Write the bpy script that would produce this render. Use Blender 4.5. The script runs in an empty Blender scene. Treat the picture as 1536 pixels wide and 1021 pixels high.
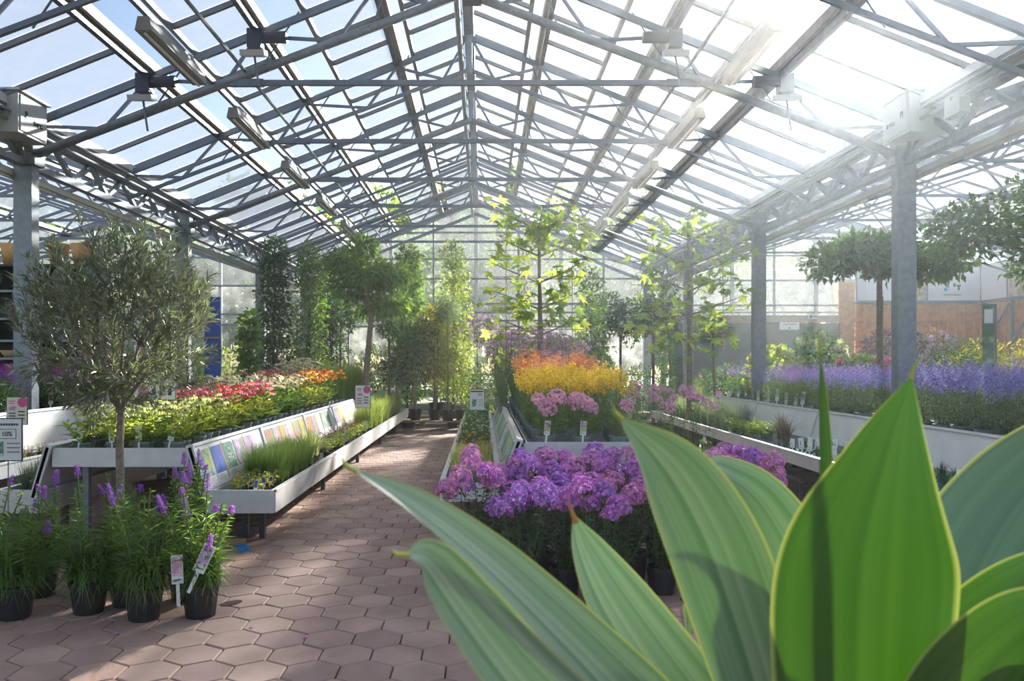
import bpy, math, random
import numpy as np
from mathutils import Vector, Matrix, Euler

# ------------------------------------------------------------------ camera, sky, sun, exposure
scene = bpy.context.scene
col = scene.collection
W_PX, H_PX, F_PX = 1536.0, 1021.0, 1171.0
cam_d = bpy.data.cameras.new('camera')
cam_d.sensor_fit = 'HORIZONTAL'; cam_d.sensor_width = 36.0
cam_d.lens = F_PX / W_PX * 36.0
cam_d.shift_x = 43.0 / W_PX
cam_d.shift_y = 32.5 / W_PX
cam_d.clip_start = 0.05; cam_d.clip_end = 300
cam_d.dof.use_dof = True; cam_d.dof.focus_distance = 6.5; cam_d.dof.aperture_fstop = 9.0
cam = bpy.data.objects.new('camera', cam_d); col.objects.link(cam)
cam.location = (0, 0, 1.55); cam.rotation_euler = (math.pi / 2, 0, 0)
scene.camera = cam

SUN = Vector((0.465, 1.0, 0.43)).normalized()
world = bpy.data.worlds.new('sky'); scene.world = world; world.use_nodes = True
wn = world.node_tree; wn.nodes.clear()
sky = wn.nodes.new('ShaderNodeTexSky'); sky.sky_type = 'NISHITA'; sky.sun_disc = False
sky.sun_elevation = math.asin(SUN.z); sky.sun_rotation = math.atan2(SUN.x, SUN.y)
sky.air_density = 1.0; sky.dust_density = 1.2; sky.ozone_density = 2.2
bg = wn.nodes.new('ShaderNodeBackground'); bg.inputs['Strength'].default_value = 0.14
wo = wn.nodes.new('ShaderNodeOutputWorld')
wn.links.new(sky.outputs[0], bg.inputs[0]); wn.links.new(bg.outputs[0], wo.inputs[0])
sun_d = bpy.data.lights.new('sun', 'SUN'); sun_d.energy = 25.0; sun_d.angle = math.radians(2.0)
sun_d.color = (1.0, 0.92, 0.80)
sun = bpy.data.objects.new('sun', sun_d); col.objects.link(sun)
sun.location = SUN * 60
sun.rotation_euler = (-SUN).to_track_quat('-Z', 'Y').to_euler()
vs = scene.view_settings
vs.view_transform = 'Standard'; vs.look = 'None'; vs.gamma = 1.0; vs.use_curve_mapping = False
vs.exposure = 0.48
cy = scene.cycles
cy.max_bounces = 8; cy.diffuse_bounces = 4; cy.glossy_bounces = 2; cy.transmission_bounces = 4
cy.transparent_max_bounces = 24; cy.caustics_reflective = False; cy.caustics_refractive = False
cy.sample_clamp_indirect = 6.0; cy.use_denoising = True

# ------------------------------------------------------------------ helpers
rng = np.random.default_rng(7)
random.seed(7)
PI = math.pi


class G:
    """collects shapes; mesh() / build() turn them into ONE mesh"""
    def __init__(s):
        s.v = []; s.f = []; s.m = []; s.n = 0; s.edge = []

    def add(s, verts, faces, mi=0):
        b = s.n
        s.v.extend([tuple(p) for p in verts]); s.n += len(verts)
        for f in faces:
            s.f.append(tuple(i + b for i in f)); s.m.append(mi)
        return s

    def box(s, c, size, rot=None, mi=0):
        hx, hy, hz = size[0] / 2, size[1] / 2, size[2] / 2
        P = [Vector((x, y, z)) for z in (-hz, hz) for y in (-hy, hy) for x in (-hx, hx)]
        if rot is not None:
            R = Euler(rot).to_matrix(); P = [R @ p for p in P]
        c = Vector(c)
        return s.add([p + c for p in P], [(0, 2, 3, 1), (4, 5, 7, 6), (0, 1, 5, 4), (2, 6, 7, 3), (0, 4, 6, 2), (1, 3, 7, 5)], mi)

    def span(s, a, b, mi=0):
        return s.box([(a[i] + b[i]) / 2 for i in range(3)], [abs(b[i] - a[i]) for i in range(3)], None, mi)

    def beam(s, p0, p1, w, h, mi=0, up=(0, 0, 1)):
        p0 = Vector(p0); p1 = Vector(p1); t = (p1 - p0).normalized(); up = Vector(up)
        if abs(t.dot(up)) > 0.98: up = Vector((0, 1, 0))
        sx = t.cross(up).normalized(); sz = sx.cross(t).normalized()
        P = []
        for p in (p0, p1):
            for a, b in ((-1, -1), (1, -1), (1, 1), (-1, 1)):
                P.append(p + sx * (a * w / 2) + sz * (b * h / 2))
        return s.add(P, [(0, 1, 2, 3), (7, 6, 5, 4), (0, 4, 5, 1), (1, 5, 6, 2), (2, 6, 7, 3), (3, 7, 4, 0)], mi)

    def tube(s, pts, r, n=6, mi=0, cap=True):
        pts = [Vector(p) for p in pts]
        rs = r if isinstance(r, (list, tuple)) else [r] * len(pts)
        P = []; F = []
        ref = Vector((0, 0, 1))
        if abs((pts[-1] - pts[0]).normalized().dot(ref)) > 0.9: ref = Vector((0, 1, 0))
        for i, p in enumerate(pts):
            t = (pts[min(i + 1, len(pts) - 1)] - pts[max(i - 1, 0)]).normalized()
            a = t.cross(ref).normalized(); b = a.cross(t)
            for k in range(n):
                th = 2 * PI * k / n
                P.append(p + a * (math.cos(th) * rs[i]) + b * (math.sin(th) * rs[i]))
        for i in range(len(pts) - 1):
            for k in range(n):
                k2 = (k + 1) % n
                F.append((i * n + k, (i + 1) * n + k, (i + 1) * n + k2, i * n + k2))
        if cap:
            F.append(tuple(range(n))); F.append(tuple(reversed(range((len(pts) - 1) * n, len(pts) * n))))
        return s.add(P, F, mi)

    def lathe(s, prof, n=12, c=(0, 0, 0), mi=0):
        P = []; F = []
        for (r, z) in prof:
            for k in range(n):
                th = 2 * PI * k / n
                P.append((c[0] + r * math.cos(th), c[1] + r * math.sin(th), c[2] + z))
        for i in range(len(prof) - 1):
            for k in range(n):
                k2 = (k + 1) % n
                F.append((i * n + k, i * n + k2, (i + 1) * n + k2, (i + 1) * n + k))
        return s.add(P, F, mi)

    def disc(s, c, r, n=10, nrm=(0, 0, 1), mi=0, sy=1.0):
        nv = Vector(nrm).normalized(); a = nv.orthogonal().normalized(); b = nv.cross(a)
        c = Vector(c)
        return s.add([c + a * (r * math.cos(2 * PI * k / n)) + b * (r * sy * math.sin(2 * PI * k / n)) for k in range(n)], [tuple(range(n))], mi)

    def ball(s, c, r, n=8, m=5, mi=0, sz=1.0):
        prof = [(max(1e-4, r * math.sin(PI * i / m)), -r * sz * math.cos(PI * i / m)) for i in range(m + 1)]
        return s.lathe(prof, n, c, mi)

    def leaves(s, pos, dirs, L, Wd, nrm=None, fold=0.25, droop=0.15, mi=0, mid=0.45, simple=False):
        """vectorised leaves; pos (n,3), dirs (n,3); L, Wd scalars or arrays"""
        pos = np.asarray(pos, float); dirs = np.asarray(dirs, float); n = len(pos)
        if n == 0: return s
        L = np.broadcast_to(np.asarray(L, float), (n,))[:, None]; Wd = np.broadcast_to(np.asarray(Wd, float), (n,))[:, None]
        t = dirs / (np.linalg.norm(dirs, axis=1, keepdims=True) + 1e-9)
        if nrm is None:
            nrm = np.array([0, 0, 1.0]) + 0.6 * rng.normal(size=(n, 3))
        nrm = np.broadcast_to(np.asarray(nrm, float), (n, 3))
        sd = np.cross(t, nrm); sd /= (np.linalg.norm(sd, axis=1, keepdims=True) + 1e-9)
        up = np.cross(sd, t)
        base = pos; tip = pos + t * L - up * (droop * L)
        m = pos + t * L * mid
        lf = m - sd * Wd / 2 + up * Wd * fold; rt = m + sd * Wd / 2 + up * Wd * fold
        if simple:
            V = np.stack([base, rt, tip, lf], axis=1).reshape(-1, 3)
            F = (np.arange(n)[:, None] * 4 + np.array([0, 1, 2, 3])).tolist()
        else:
            V = np.stack([base, rt, tip, lf, m], axis=1).reshape(-1, 3)
            F = (np.arange(n)[:, None, None] * 5 + np.array([[0, 1, 4], [0, 4, 3], [4, 1, 2], [3, 4, 2]])).reshape(-1, 3).tolist()
        b = s.n
        s.v.extend(map(tuple, V.tolist())); s.n += len(V)
        s.f.extend([tuple(i + b for i in f) for f in F]); s.m.extend([mi] * len(F))
        return s

    def mesh(s, name, mats, smooth=False):
        me = bpy.data.meshes.new(name)
        me.from_pydata(s.v, [], s.f)
        for m in (mats if isinstance(mats, (list, tuple)) else [mats]): me.materials.append(m)
        if any(s.m): me.polygons.foreach_set('material_index', s.m)
        if smooth: me.polygons.foreach_set('use_smooth', [True] * len(s.f))
        me.update()
        return me

    def build(s, name, mats, parent=None, loc=None, rot=None, smooth=False):
        return link(name, s.mesh(name, mats, smooth), parent, loc, rot)


def link(name, me, parent=None, loc=None, rot=None, scale=None):
    o = bpy.data.objects.new(name, me); col.objects.link(o)
    if parent is not None: o.parent = parent
    if loc is not None: o.location = loc
    if rot is not None: o.rotation_euler = rot if hasattr(rot, '__len__') else (0, 0, rot)
    if scale is not None: o.scale = scale if hasattr(scale, '__len__') else (scale,) * 3
    return o


def tag(o, label=None, cat=None, group=None, kind=None):
    if label: o['label'] = label
    if cat: o['category'] = cat
    if group: o['group'] = group
    if kind: o['kind'] = kind
    return o


def thing(name, label, cat, loc=(0, 0, 0), rotz=0.0, group=None, scale=None, kind=None):
    o = link(name, None, None, loc, rotz, scale)
    o.empty_display_size = 0.1
    return tag(o, label, cat, group, kind)


def struct(name, label=None, loc=(0, 0, 0)):
    o = link(name, None, None, loc); o.empty_display_size = 0.1
    return tag(o, label, None, None, 'structure')


def rn(a, b): return float(rng.uniform(a, b))


# ------------------------------------------------------------------ materials
def newmat(name):
    m = bpy.data.materials.new(name); m.use_nodes = True
    nt = m.node_tree; nt.nodes.clear()
    out = nt.nodes.new('ShaderNodeOutputMaterial')
    return m, nt, out


def N(nt, t, **k):
    n = nt.nodes.new(t)
    for a, b in k.items(): setattr(n, a, b)
    return n


def rgb(c): return (c[0], c[1], c[2], 1.0)


def noise_col(nt, c1, c2, scale, detail=4, coord='Object', contrast=(0.35, 0.65)):
    tc = N(nt, 'ShaderNodeTexCoord'); nz = N(nt, 'ShaderNodeTexNoise')
    nz.inputs['Scale'].default_value = scale; nz.inputs['Detail'].default_value = detail
    nt.links.new(tc.outputs[coord], nz.inputs['Vector'])
    cr = N(nt, 'ShaderNodeValToRGB')
    cr.color_ramp.elements[0].position = contrast[0]; cr.color_ramp.elements[1].position = contrast[1]
    cr.color_ramp.elements[0].color = rgb(c1); cr.color_ramp.elements[1].color = rgb(c2)
    nt.links.new(nz.outputs['Fac'], cr.inputs['Fac'])
    return cr, nz


def jitter(nt, colsock, hue=0.02, val=0.25, island=False):
    h = N(nt, 'ShaderNodeHueSaturation')
    if island:
        r = N(nt, 'ShaderNodeNewGeometry'); src = r.outputs['Random Per Island']
    else:
        r = N(nt, 'ShaderNodeObjectInfo'); src = r.outputs['Random']
    for key, lo, hi in (('Hue', 0.5 - hue, 0.5 + hue), ('Value', 1 - val, 1 + val)):
        mr = N(nt, 'ShaderNodeMapRange'); mr.inputs['To Min'].default_value = lo; mr.inputs['To Max'].default_value = hi
        nt.links.new(src, mr.inputs['Value']); nt.links.new(mr.outputs[0], h.inputs[key])
    nt.links.new(colsock, h.inputs['Color'])
    return h.outputs['Color']


def solid(name, c, rough=0.6, metal=0.0, c2=None, scale=8.0, bump=0.0, rand=0.0, coat=0.0):
    m, nt, out = newmat(name)
    p = N(nt, 'ShaderNodeBsdfPrincipled')
    p.inputs['Roughness'].default_value = rough; p.inputs['Metallic'].default_value = metal
    if c2 is None: c2 = tuple(x * 0.86 for x in c)
    cr, nz = noise_col(nt, c, c2, scale)
    cs = cr.outputs['Color']
    if rand: cs = jitter(nt, cs, rand * 0.08, rand)
    nt.links.new(cs, p.inputs['Base Color'])
    if bump:
        b = N(nt, 'ShaderNodeBump'); b.inputs['Strength'].default_value = bump; b.inputs['Distance'].default_value = 0.01
        nt.links.new(nz.outputs['Fac'], b.inputs['Height']); nt.links.new(b.outputs[0], p.inputs['Normal'])
    nt.links.new(p.outputs[0], out.inputs[0])
    return m


def leafmat(name, c, ct=None, trans=0.42, gloss=0.05, rough=0.4, hue=0.025, val=0.35):
    """thin living tissue: reflects c, lets ct shine through"""
    m, nt, out = newmat(name)
    if ct is None: ct = (min(1, c[0] * 1.6), min(1, c[1] * 1.5), c[2] * 0.7)
    a = N(nt, 'ShaderNodeRGB'); a.outputs[0].default_value = rgb(c)
    b = N(nt, 'ShaderNodeRGB'); b.outputs[0].default_value = rgb(ct)
    d = N(nt, 'ShaderNodeBsdfDiffuse'); t = N(nt, 'ShaderNodeBsdfTranslucent'); g = N(nt, 'ShaderNodeBsdfGlossy')
    g.inputs['Roughness'].default_value = rough; g.inputs['Color'].default_value = (0.9, 0.95, 0.9, 1)
    nt.links.new(jitter(nt, a.outputs[0], hue, val, True), d.inputs['Color'])
    nt.links.new(jitter(nt, b.outputs[0], hue, val, True), t.inputs['Color'])
    m1 = N(nt, 'ShaderNodeMixShader'); m1.inputs[0].default_value = trans
    nt.links.new(d.outputs[0], m1.inputs[1]); nt.links.new(t.outputs[0], m1.inputs[2])
    m2 = N(nt, 'ShaderNodeMixShader'); m2.inputs[0].default_value = gloss
    nt.links.new(m1.outputs[0], m2.inputs[1]); nt.links.new(g.outputs[0], m2.inputs[2])
    nt.links.new(m2.outputs[0], out.inputs[0])
    return m


def glassmat(name, clear=0.9, tint=(0.95, 0.98, 1.0), white=(0.85, 0.88, 0.9), gloss=0.06):
    """thin pane: part straight through, part scattered by dirt / diffusing sheet, some mirror"""
    m, nt, out = newmat(name)
    tr = N(nt, 'ShaderNodeBsdfTransparent'); tr.inputs[0].default_value = rgb(tint)
    tl = N(nt, 'ShaderNodeBsdfTranslucent'); tl.inputs[0].default_value = rgb(white)
    df = N(nt, 'ShaderNodeBsdfDiffuse'); df.inputs[0].default_value = rgb(tuple(x * 0.7 for x in white))
    gl = N(nt, 'ShaderNodeBsdfGlossy'); gl.inputs['Roughness'].default_value = 0.08
    ms = N(nt, 'ShaderNodeMixShader'); ms.inputs[0].default_value = 0.25
    nt.links.new(tl.outputs[0], ms.inputs[1]); nt.links.new(df.outputs[0], ms.inputs[2])
    tc = N(nt, 'ShaderNodeTexCoord'); nz = N(nt, 'ShaderNodeTexNoise'); nz.inputs['Scale'].default_value = 2.5
    nz.inputs['Detail'].default_value = 5
    nt.links.new(tc.outputs['Object'], nz.inputs['Vector'])
    mr = N(nt, 'ShaderNodeMapRange'); mr.inputs['From Min'].default_value = 0.3; mr.inputs['From Max'].default_value = 0.7
    mr.inputs['To Min'].default_value = min(1, clear * 1.08); mr.inputs['To Max'].default_value = clear * 0.9
    nt.links.new(nz.outputs['Fac'], mr.inputs['Value'])
    m1 = N(nt, 'ShaderNodeMixShader')
    nt.links.new(mr.outputs[0], m1.inputs[0])
    nt.links.new(ms.outputs[0], m1.inputs[1]); nt.links.new(tr.outputs[0], m1.inputs[2])
    m2 = N(nt, 'ShaderNodeMixShader'); m2.inputs[0].default_value = gloss
    nt.links.new(m1.outputs[0], m2.inputs[1]); nt.links.new(gl.outputs[0], m2.inputs[2])
    nt.links.new(m2.outputs[0], out.inputs[0])
    return m


M = {}
M['galv'] = solid('galvanised steel', (0.27, 0.30, 0.335), 0.5, 0.45, (0.21, 0.235, 0.265), 14)
M['steel'] = solid('blue grey steel', (0.17, 0.205, 0.27), 0.5, 0.3, (0.14, 0.17, 0.225), 6)
M['dark'] = solid('dark rail', (0.10, 0.10, 0.11), 0.5, 0.2, (0.06, 0.065, 0.075), 9)
M['beige'] = solid('pale flange', (0.55, 0.50, 0.43), 0.6, 0.0, (0.45, 0.41, 0.36), 9)
M['bar'] = solid('glazing bar grey', (0.20, 0.20, 0.21), 0.5, 0.2, (0.16, 0.16, 0.17), 6)
M['white'] = solid('white paint', (0.80, 0.80, 0.79), 0.5, 0, (0.72, 0.72, 0.71), 5)
M['alu'] = solid('raw aluminium', (0.76, 0.76, 0.76), 0.42, 0.35, (0.66, 0.66, 0.67), 6)
M['motor'] = solid('navy motor', (0.03, 0.04, 0.08), 0.4, 0.2)
M['cabinet'] = solid('grey enamel', (0.50, 0.51, 0.50), 0.5, 0, (0.45, 0.46, 0.45), 4)
M['black'] = solid('black plastic', (0.022, 0.022, 0.025), 0.45)
M['greypot'] = solid('grey green plastic', (0.20, 0.24, 0.22), 0.5, 0, (0.15, 0.18, 0.17), 10)
M['soil'] = solid('potting soil', (0.045, 0.03, 0.02), 0.95, 0, (0.02, 0.014, 0.01), 60, 0.6)
M['bark'] = solid('bark', (0.30, 0.25, 0.19), 0.85, 0, (0.17, 0.13, 0.10), 40, 0.5)
M['darkbark'] = solid('dark bark', (0.16, 0.11, 0.08), 0.85, 0, (0.09, 0.065, 0.05), 40, 0.5)
M['wood'] = solid('orange stained timber', (0.56, 0.24, 0.06), 0.6, 0, (0.42, 0.16, 0.04), 7)
M['oldwood'] = solid('weathered timber', (0.36, 0.26, 0.17), 0.8, 0, (0.26, 0.18, 0.11), 12)
M['shelf'] = solid('charcoal shelving', (0.035, 0.037, 0.042), 0.6)
M['concrete'] = solid('concrete', (0.33, 0.31, 0.29), 0.9, 0, (0.24, 0.23, 0.22), 25, 0.3)
M['bluep'] = solid('blue paint', (0.03, 0.10, 0.42), 0.5, 0, (0.025, 0.08, 0.34), 5)
M['bluecap'] = solid('bright blue plastic', (0.03, 0.25, 0.62), 0.4)
M['teal'] = solid('teal plastic', (0.05, 0.32, 0.28), 0.4)
M['rattan'] = solid('straw rattan', (0.62, 0.38, 0.16), 0.7, 0, (0.45, 0.25, 0.09), 60, 0.5)
M['redfab'] = solid('red glaze', (0.45, 0.03, 0.025), 0.4, 0, (0.30, 0.02, 0.02), 30)
M['glass'] = glassmat('clear pane', 0.93)
M['dirtyglass'] = glassmat('hazy pane', 0.82, white=(0.24, 0.26, 0.27))
M['screen'] = glassmat('diffusing roof sheet', 0.60, tint=(0.91, 0.95, 1.0), white=(0.58, 0.63, 0.71), gloss=0.03)
M['print'] = None
M['ink'] = solid('black ink', (0.03, 0.03, 0.035), 0.7)
M['paper'] = solid('white card', (0.82, 0.82, 0.80), 0.6, 0, (0.78, 0.78, 0.76), 3)
M['cream'] = solid('cream card', (0.80, 0.76, 0.58), 0.6)
M['greenframe'] = solid('green frame', (0.02, 0.14, 0.06), 0.5)
M['pinkink'] = solid('magenta ink', (0.72, 0.10, 0.30), 0.6)
M['lamp'] = solid('lamp housing', (0.30, 0.30, 0.29), 0.6)
M['tube'] = solid('fluorescent tube glass', (0.85, 0.86, 0.86), 0.3)
# ------------------------------------------------------------------ floor: hexagonal concrete pavers
def pavermat(name, island):
    m, nt, out = newmat(name)
    p = N(nt, 'ShaderNodeBsdfPrincipled'); p.inputs['Roughness'].default_value = 0.82
    geo = N(nt, 'ShaderNodeNewGeometry')
    nz = N(nt, 'ShaderNodeTexNoise'); nz.inputs['Scale'].default_value = 3.0; nz.inputs['Detail'].default_value = 8
    nt.links.new(geo.outputs['Position'], nz.inputs['Vector'])
    cr = N(nt, 'ShaderNodeValToRGB')
    cr.color_ramp.elements[0].position = 0.3; cr.color_ramp.elements[1].position = 0.72
    cr.color_ramp.elements[0].color = rgb((0.31, 0.20, 0.165)); cr.color_ramp.elements[1].color = rgb((0.44, 0.295, 0.245))
    nt.links.new(nz.outputs['Fac'], cr.inputs['Fac'])
    nt.links.new(jitter(nt, cr.outputs[0], 0.012, 0.13, island), p.inputs['Base Color'])
    n2 = N(nt, 'ShaderNodeTexNoise'); n2.inputs['Scale'].default_value = 90; nt.links.new(geo.outputs['Position'], n2.inputs['Vector'])
    b = N(nt, 'ShaderNodeBump'); b.inputs['Strength'].default_value = 0.35; b.inputs['Distance'].default_value = 0.004
    nt.links.new(n2.outputs['Fac'], b.inputs['Height']); nt.links.new(b.outputs[0], p.inputs['Normal'])
    nt.links.new(p.outputs[0], out.inputs[0])
    return m


def hexprism(g, cx, cy, top, wid, depth=0.03, tilt=(0, 0)):
    R = wid / 2 / math.cos(PI / 6); r1 = R - 0.006; r2 = R - 0.0042
    P = []
    for (r, z) in ((r1 - 0.006, top), (r2, top - 0.006), (r2, top - depth)):
        for k in range(6):
            a = PI / 6 + k * PI / 3
            x, y = r * math.cos(a), r * math.sin(a)
            P.append((cx + x, cy + y, z + x * tilt[0] + y * tilt[1]))
    F = [(0, 1, 2, 3, 4, 5)]
    for lv in range(2):
        for k in range(6):
            k2 = (k + 1) % 6
            F.append((lv * 6 + k, (lv + 1) * 6 + k, (lv + 1) * 6 + k2, lv * 6 + k2))
    g.add(P, F)


floor = struct('floor', 'reddish brown hexagonal concrete paving of the greenhouse')
HEXW = 0.27; ROW = HEXW * math.sqrt(3) / 2
bed = G(); bed.span((-14.6, -6, -0.05), (14.2, 22.0, -0.018))
bed.build('bedding', solid('sandy joint', (0.075, 0.06, 0.045), 0.95, 0, (0.045, 0.036, 0.028), 30), floor)
near = []; rest = []
for j in range(int(24 / ROW)):
    y = -1.0 + j * ROW
    for i in range(int(11.2 / HEXW)):
        x = -6.4 + i * HEXW + (HEXW / 2 if j % 2 else 0)
        vis = 3.3 < y < 12.5 and x > -0.62 * y and x < 0.62 * y and ((y < 6.3 and x < 1.3) or (-1.75 < x < -0.15))
        if 3.3 < y < 6.3 and -0.3 < x and y > 4.6: vis = False
        if y > 5.3 and x < -2.2: vis = False
        (near if vis else rest).append((y, x))
near.sort()
rest += near[300:]; near = near[:300]
pv = [pavermat('paver concrete', False), pavermat('paver concrete field', True)]
pm = []
for k in range(5):
    g = G(); hexprism(g, 0, 0, 0.0, HEXW, 0.03, (rn(-.008, .008), rn(-.008, .008))); pm.append(g.mesh('paver', pv[0]))
for (y, x) in near:
    link('paver', pm[random.randrange(5)], floor, (x, y, rn(-0.002, 0.002)))
g = G()
for (y, x) in rest: hexprism(g, x, y, rn(-0.002, 0.002), HEXW, 0.03)
tag(g.build('paver_field', pv[1], floor), kind='stuff')
g = G()
g.span((-60, -20, -0.12), (60, 90, -0.06))
tag(g.build('ground', solid('rough grass', (0.16, 0.20, 0.05), 0.95, 0, (0.10, 0.13, 0.035), 0.8)), 'rough grass outside beyond the glass walls', None, None, 'structure')
# dark water stain beside the liatris pot
g = G(); g.disc((-1.62, 5.02, 0.004), 0.075, 14, (0, 0, 1), 0, 0.6)
tag(g.build('water_stain', solid('wet rust stain', (0.10, 0.035, 0.02), 0.35)), 'small dark rust-coloured damp patch on the paving', 'stain')

# ------------------------------------------------------------------ greenhouse frame
YG = 22.04                      # far gable
POSTS_Y = [-0.46, 4.04, 8.54, 13.04, 17.54]
TRUSS_Y = [1.79 + 2.25 * k for k in range(9)]


def make_roof(name, label, cx, half, z0, rise, bands, beams, ys, ye, pitch, glassbar=True, fine=True, sheet='screen'):
    root = struct(name, label)
    def zr(u): return z0 + rise * (1 - abs(u) / half)
    th = math.atan2(rise, half)
    ncol = int(round((ye - ys) / pitch))
    meshes = {}
    for side in (-1, 1):
        for bi, (u0, u1) in enumerate(bands):
            L = (u1 - u0) / math.cos(th)
            key = (bi, side)
            g = G(); g.box((0, 0, 0), (L, pitch - 0.03, 0.012)); me = g.mesh('pane', M[sheet])
            g = G(); g.box((0, 0, 0), (L, 0.04, 0.05)); mb = g.mesh('glazing_bar', M['bar'])
            um = (u0 + u1) / 2
            for k in range(ncol + 1):
                yb = ys + k * pitch
                if k < ncol:
                    link('pane', me, root, (cx + side * um, yb + pitch / 2, zr(um)), (0, side * th, 0))
                if glassbar:
                    link('glazing_bar', mb, root, (cx + side * um, yb, zr(um) - 0.035), (0, side * th, 0))
        for (u, gap) in beams:
            g = G(); g.beam((cx + side * u, ys, zr(u) - 0.06), (cx + side * u, ye, zr(u) - 0.06), 0.06, 0.15)
            g.build('purlin', M['dark'], root)
            g = G(); g.beam((cx + side * (u - 0.055), ys, zr(u) - 0.0), (cx + side * (u - 0.055), ye, zr(u) - 0.0), 0.045, 0.10)
            g.build('vent_rail', M['beige'], root)
            uu = u - gap
            g = G(); g.beam((cx + side * uu, ys, zr(uu) - 0.03), (cx + side * uu, ye, zr(uu) - 0.03), 0.05, 0.06)
            g.build('vent_frame', M['bar'], root)
    g = G(); g.beam((cx, ys, z0 + rise - 0.03), (cx, ye, z0 + rise - 0.03), 0.14, 0.10)
    g.build('ridge_beam', M['galv'], root)
    return root, zr, th


CX = -0.2
roof, zr, TH = make_roof('ceiling', 'pitched greenhouse roof of pale diffusing sheets between open vent strips', CX, 4.8, 4.25, 1.92,
                         [(0.08, 0.78), (1.03, 1.78), (2.31, 2.97), (3.51, 4.72)], [(1.00, 0.22), (2.27, 0.49), (3.47, 0.50)], -3.21, YG, 0.75 * 25.25 / 25.5)
g = G(); g.tube([(CX - 0.10, 3, 5.62), (CX - 0.10, 21.8, 5.62)], 0.035, 8)
g.build('heating_pipe', M['galv'], roof)


def low(u): return 5.59 - 0.377 * abs(u)


truss_meshes = {}
def truss_mesh(main):
    parts = []
    for s in (-1, 1):
        g = G(); g.beam((s * 4.72, 0, zr(4.72) - 0.13), (0, 0, zr(0) - 0.13), 0.05, 0.068); parts.append(('rafter', g.mesh('rafter', M['steel'])))
        if main:
            g = G(); g.tube([(s * 4.72, 0, low(4.72)), (s * 0.0, 0, low(0))], 0.048, 10); parts.append(('round_chord', g.mesh('round_chord', M['galv'], True)))
        else:
            g = G(); g.beam((s * 4.72, 0, low(4.72)), (0, 0, low(0)), 0.038, 0.046); parts.append(('lower_chord', g.mesh('lower_chord', M['steel'])))
        for (ua, ta, ub, tb) in ((4.72, 1, 3.95, 0), (3.95, 0, 3.47, 1), (3.47, 1, 2.62, 0), (2.62, 0, 2.27, 1), (2.27, 1, 1.40, 0), (1.40, 0, 1.00, 1), (1.00, 1, 0.35, 0), (0.35, 0, 0.05, 1)):
            pa = (s * ua, 0, zr(ua) - 0.15 if ta else low(ua)); pb = (s * ub, 0, zr(ub) - 0.15 if tb else low(ub))
            g = G(); g.beam(pa, pb, 0.028, 0.034); parts.append(('web_brace', g.mesh('web_brace', M['steel'])))
    g = G(); g.beam((-2.62, 0, low(2.62)), (2.62, 0, low(2.62)), 0.05, 0.055)
    for s in (-1, 1): g.beam((s * 2.62, 0, low(2.62)), (s * 2.2, 0, low(2.62)), 0.06, 0.075)
    parts.append(('tie_bar', g.mesh('tie_bar', M['steel'])))
    # hanging strut near the ridge
    g = G(); g.beam((0, 0, low(0) - 0.05), (0, 0, zr(0) - 0.1), 0.09, 0.06); parts.append(('king_post', g.mesh('king_post', M['galv'])))
    return parts


for main in (True, False): truss_meshes[main] = truss_mesh(main)
for k, y in enumerate(TRUSS_Y):
    main = any(abs(y - p) < 0.1 for p in POSTS_Y)
    t = struct('roof_truss', 'grey steel roof truss spanning the middle bay'); t.location = (CX, y, 0)
    for nm, me in truss_meshes[main]: link(nm, me, t)
    for s in (-1, 1):                     # vent push rods
        for (u, gp) in ((3.47, 0.50), (2.27, 0.49), (1.00, 0.22)):
            g = G(); g.tube([(s * (u - gp + 0.06), 0.10, zr(u - gp) - 0.03), (s * (u + 0.02), 0.10, zr(u) - 0.50)], 0.010, 5)
            g.build('push_rod', M['steel'], t)
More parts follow.
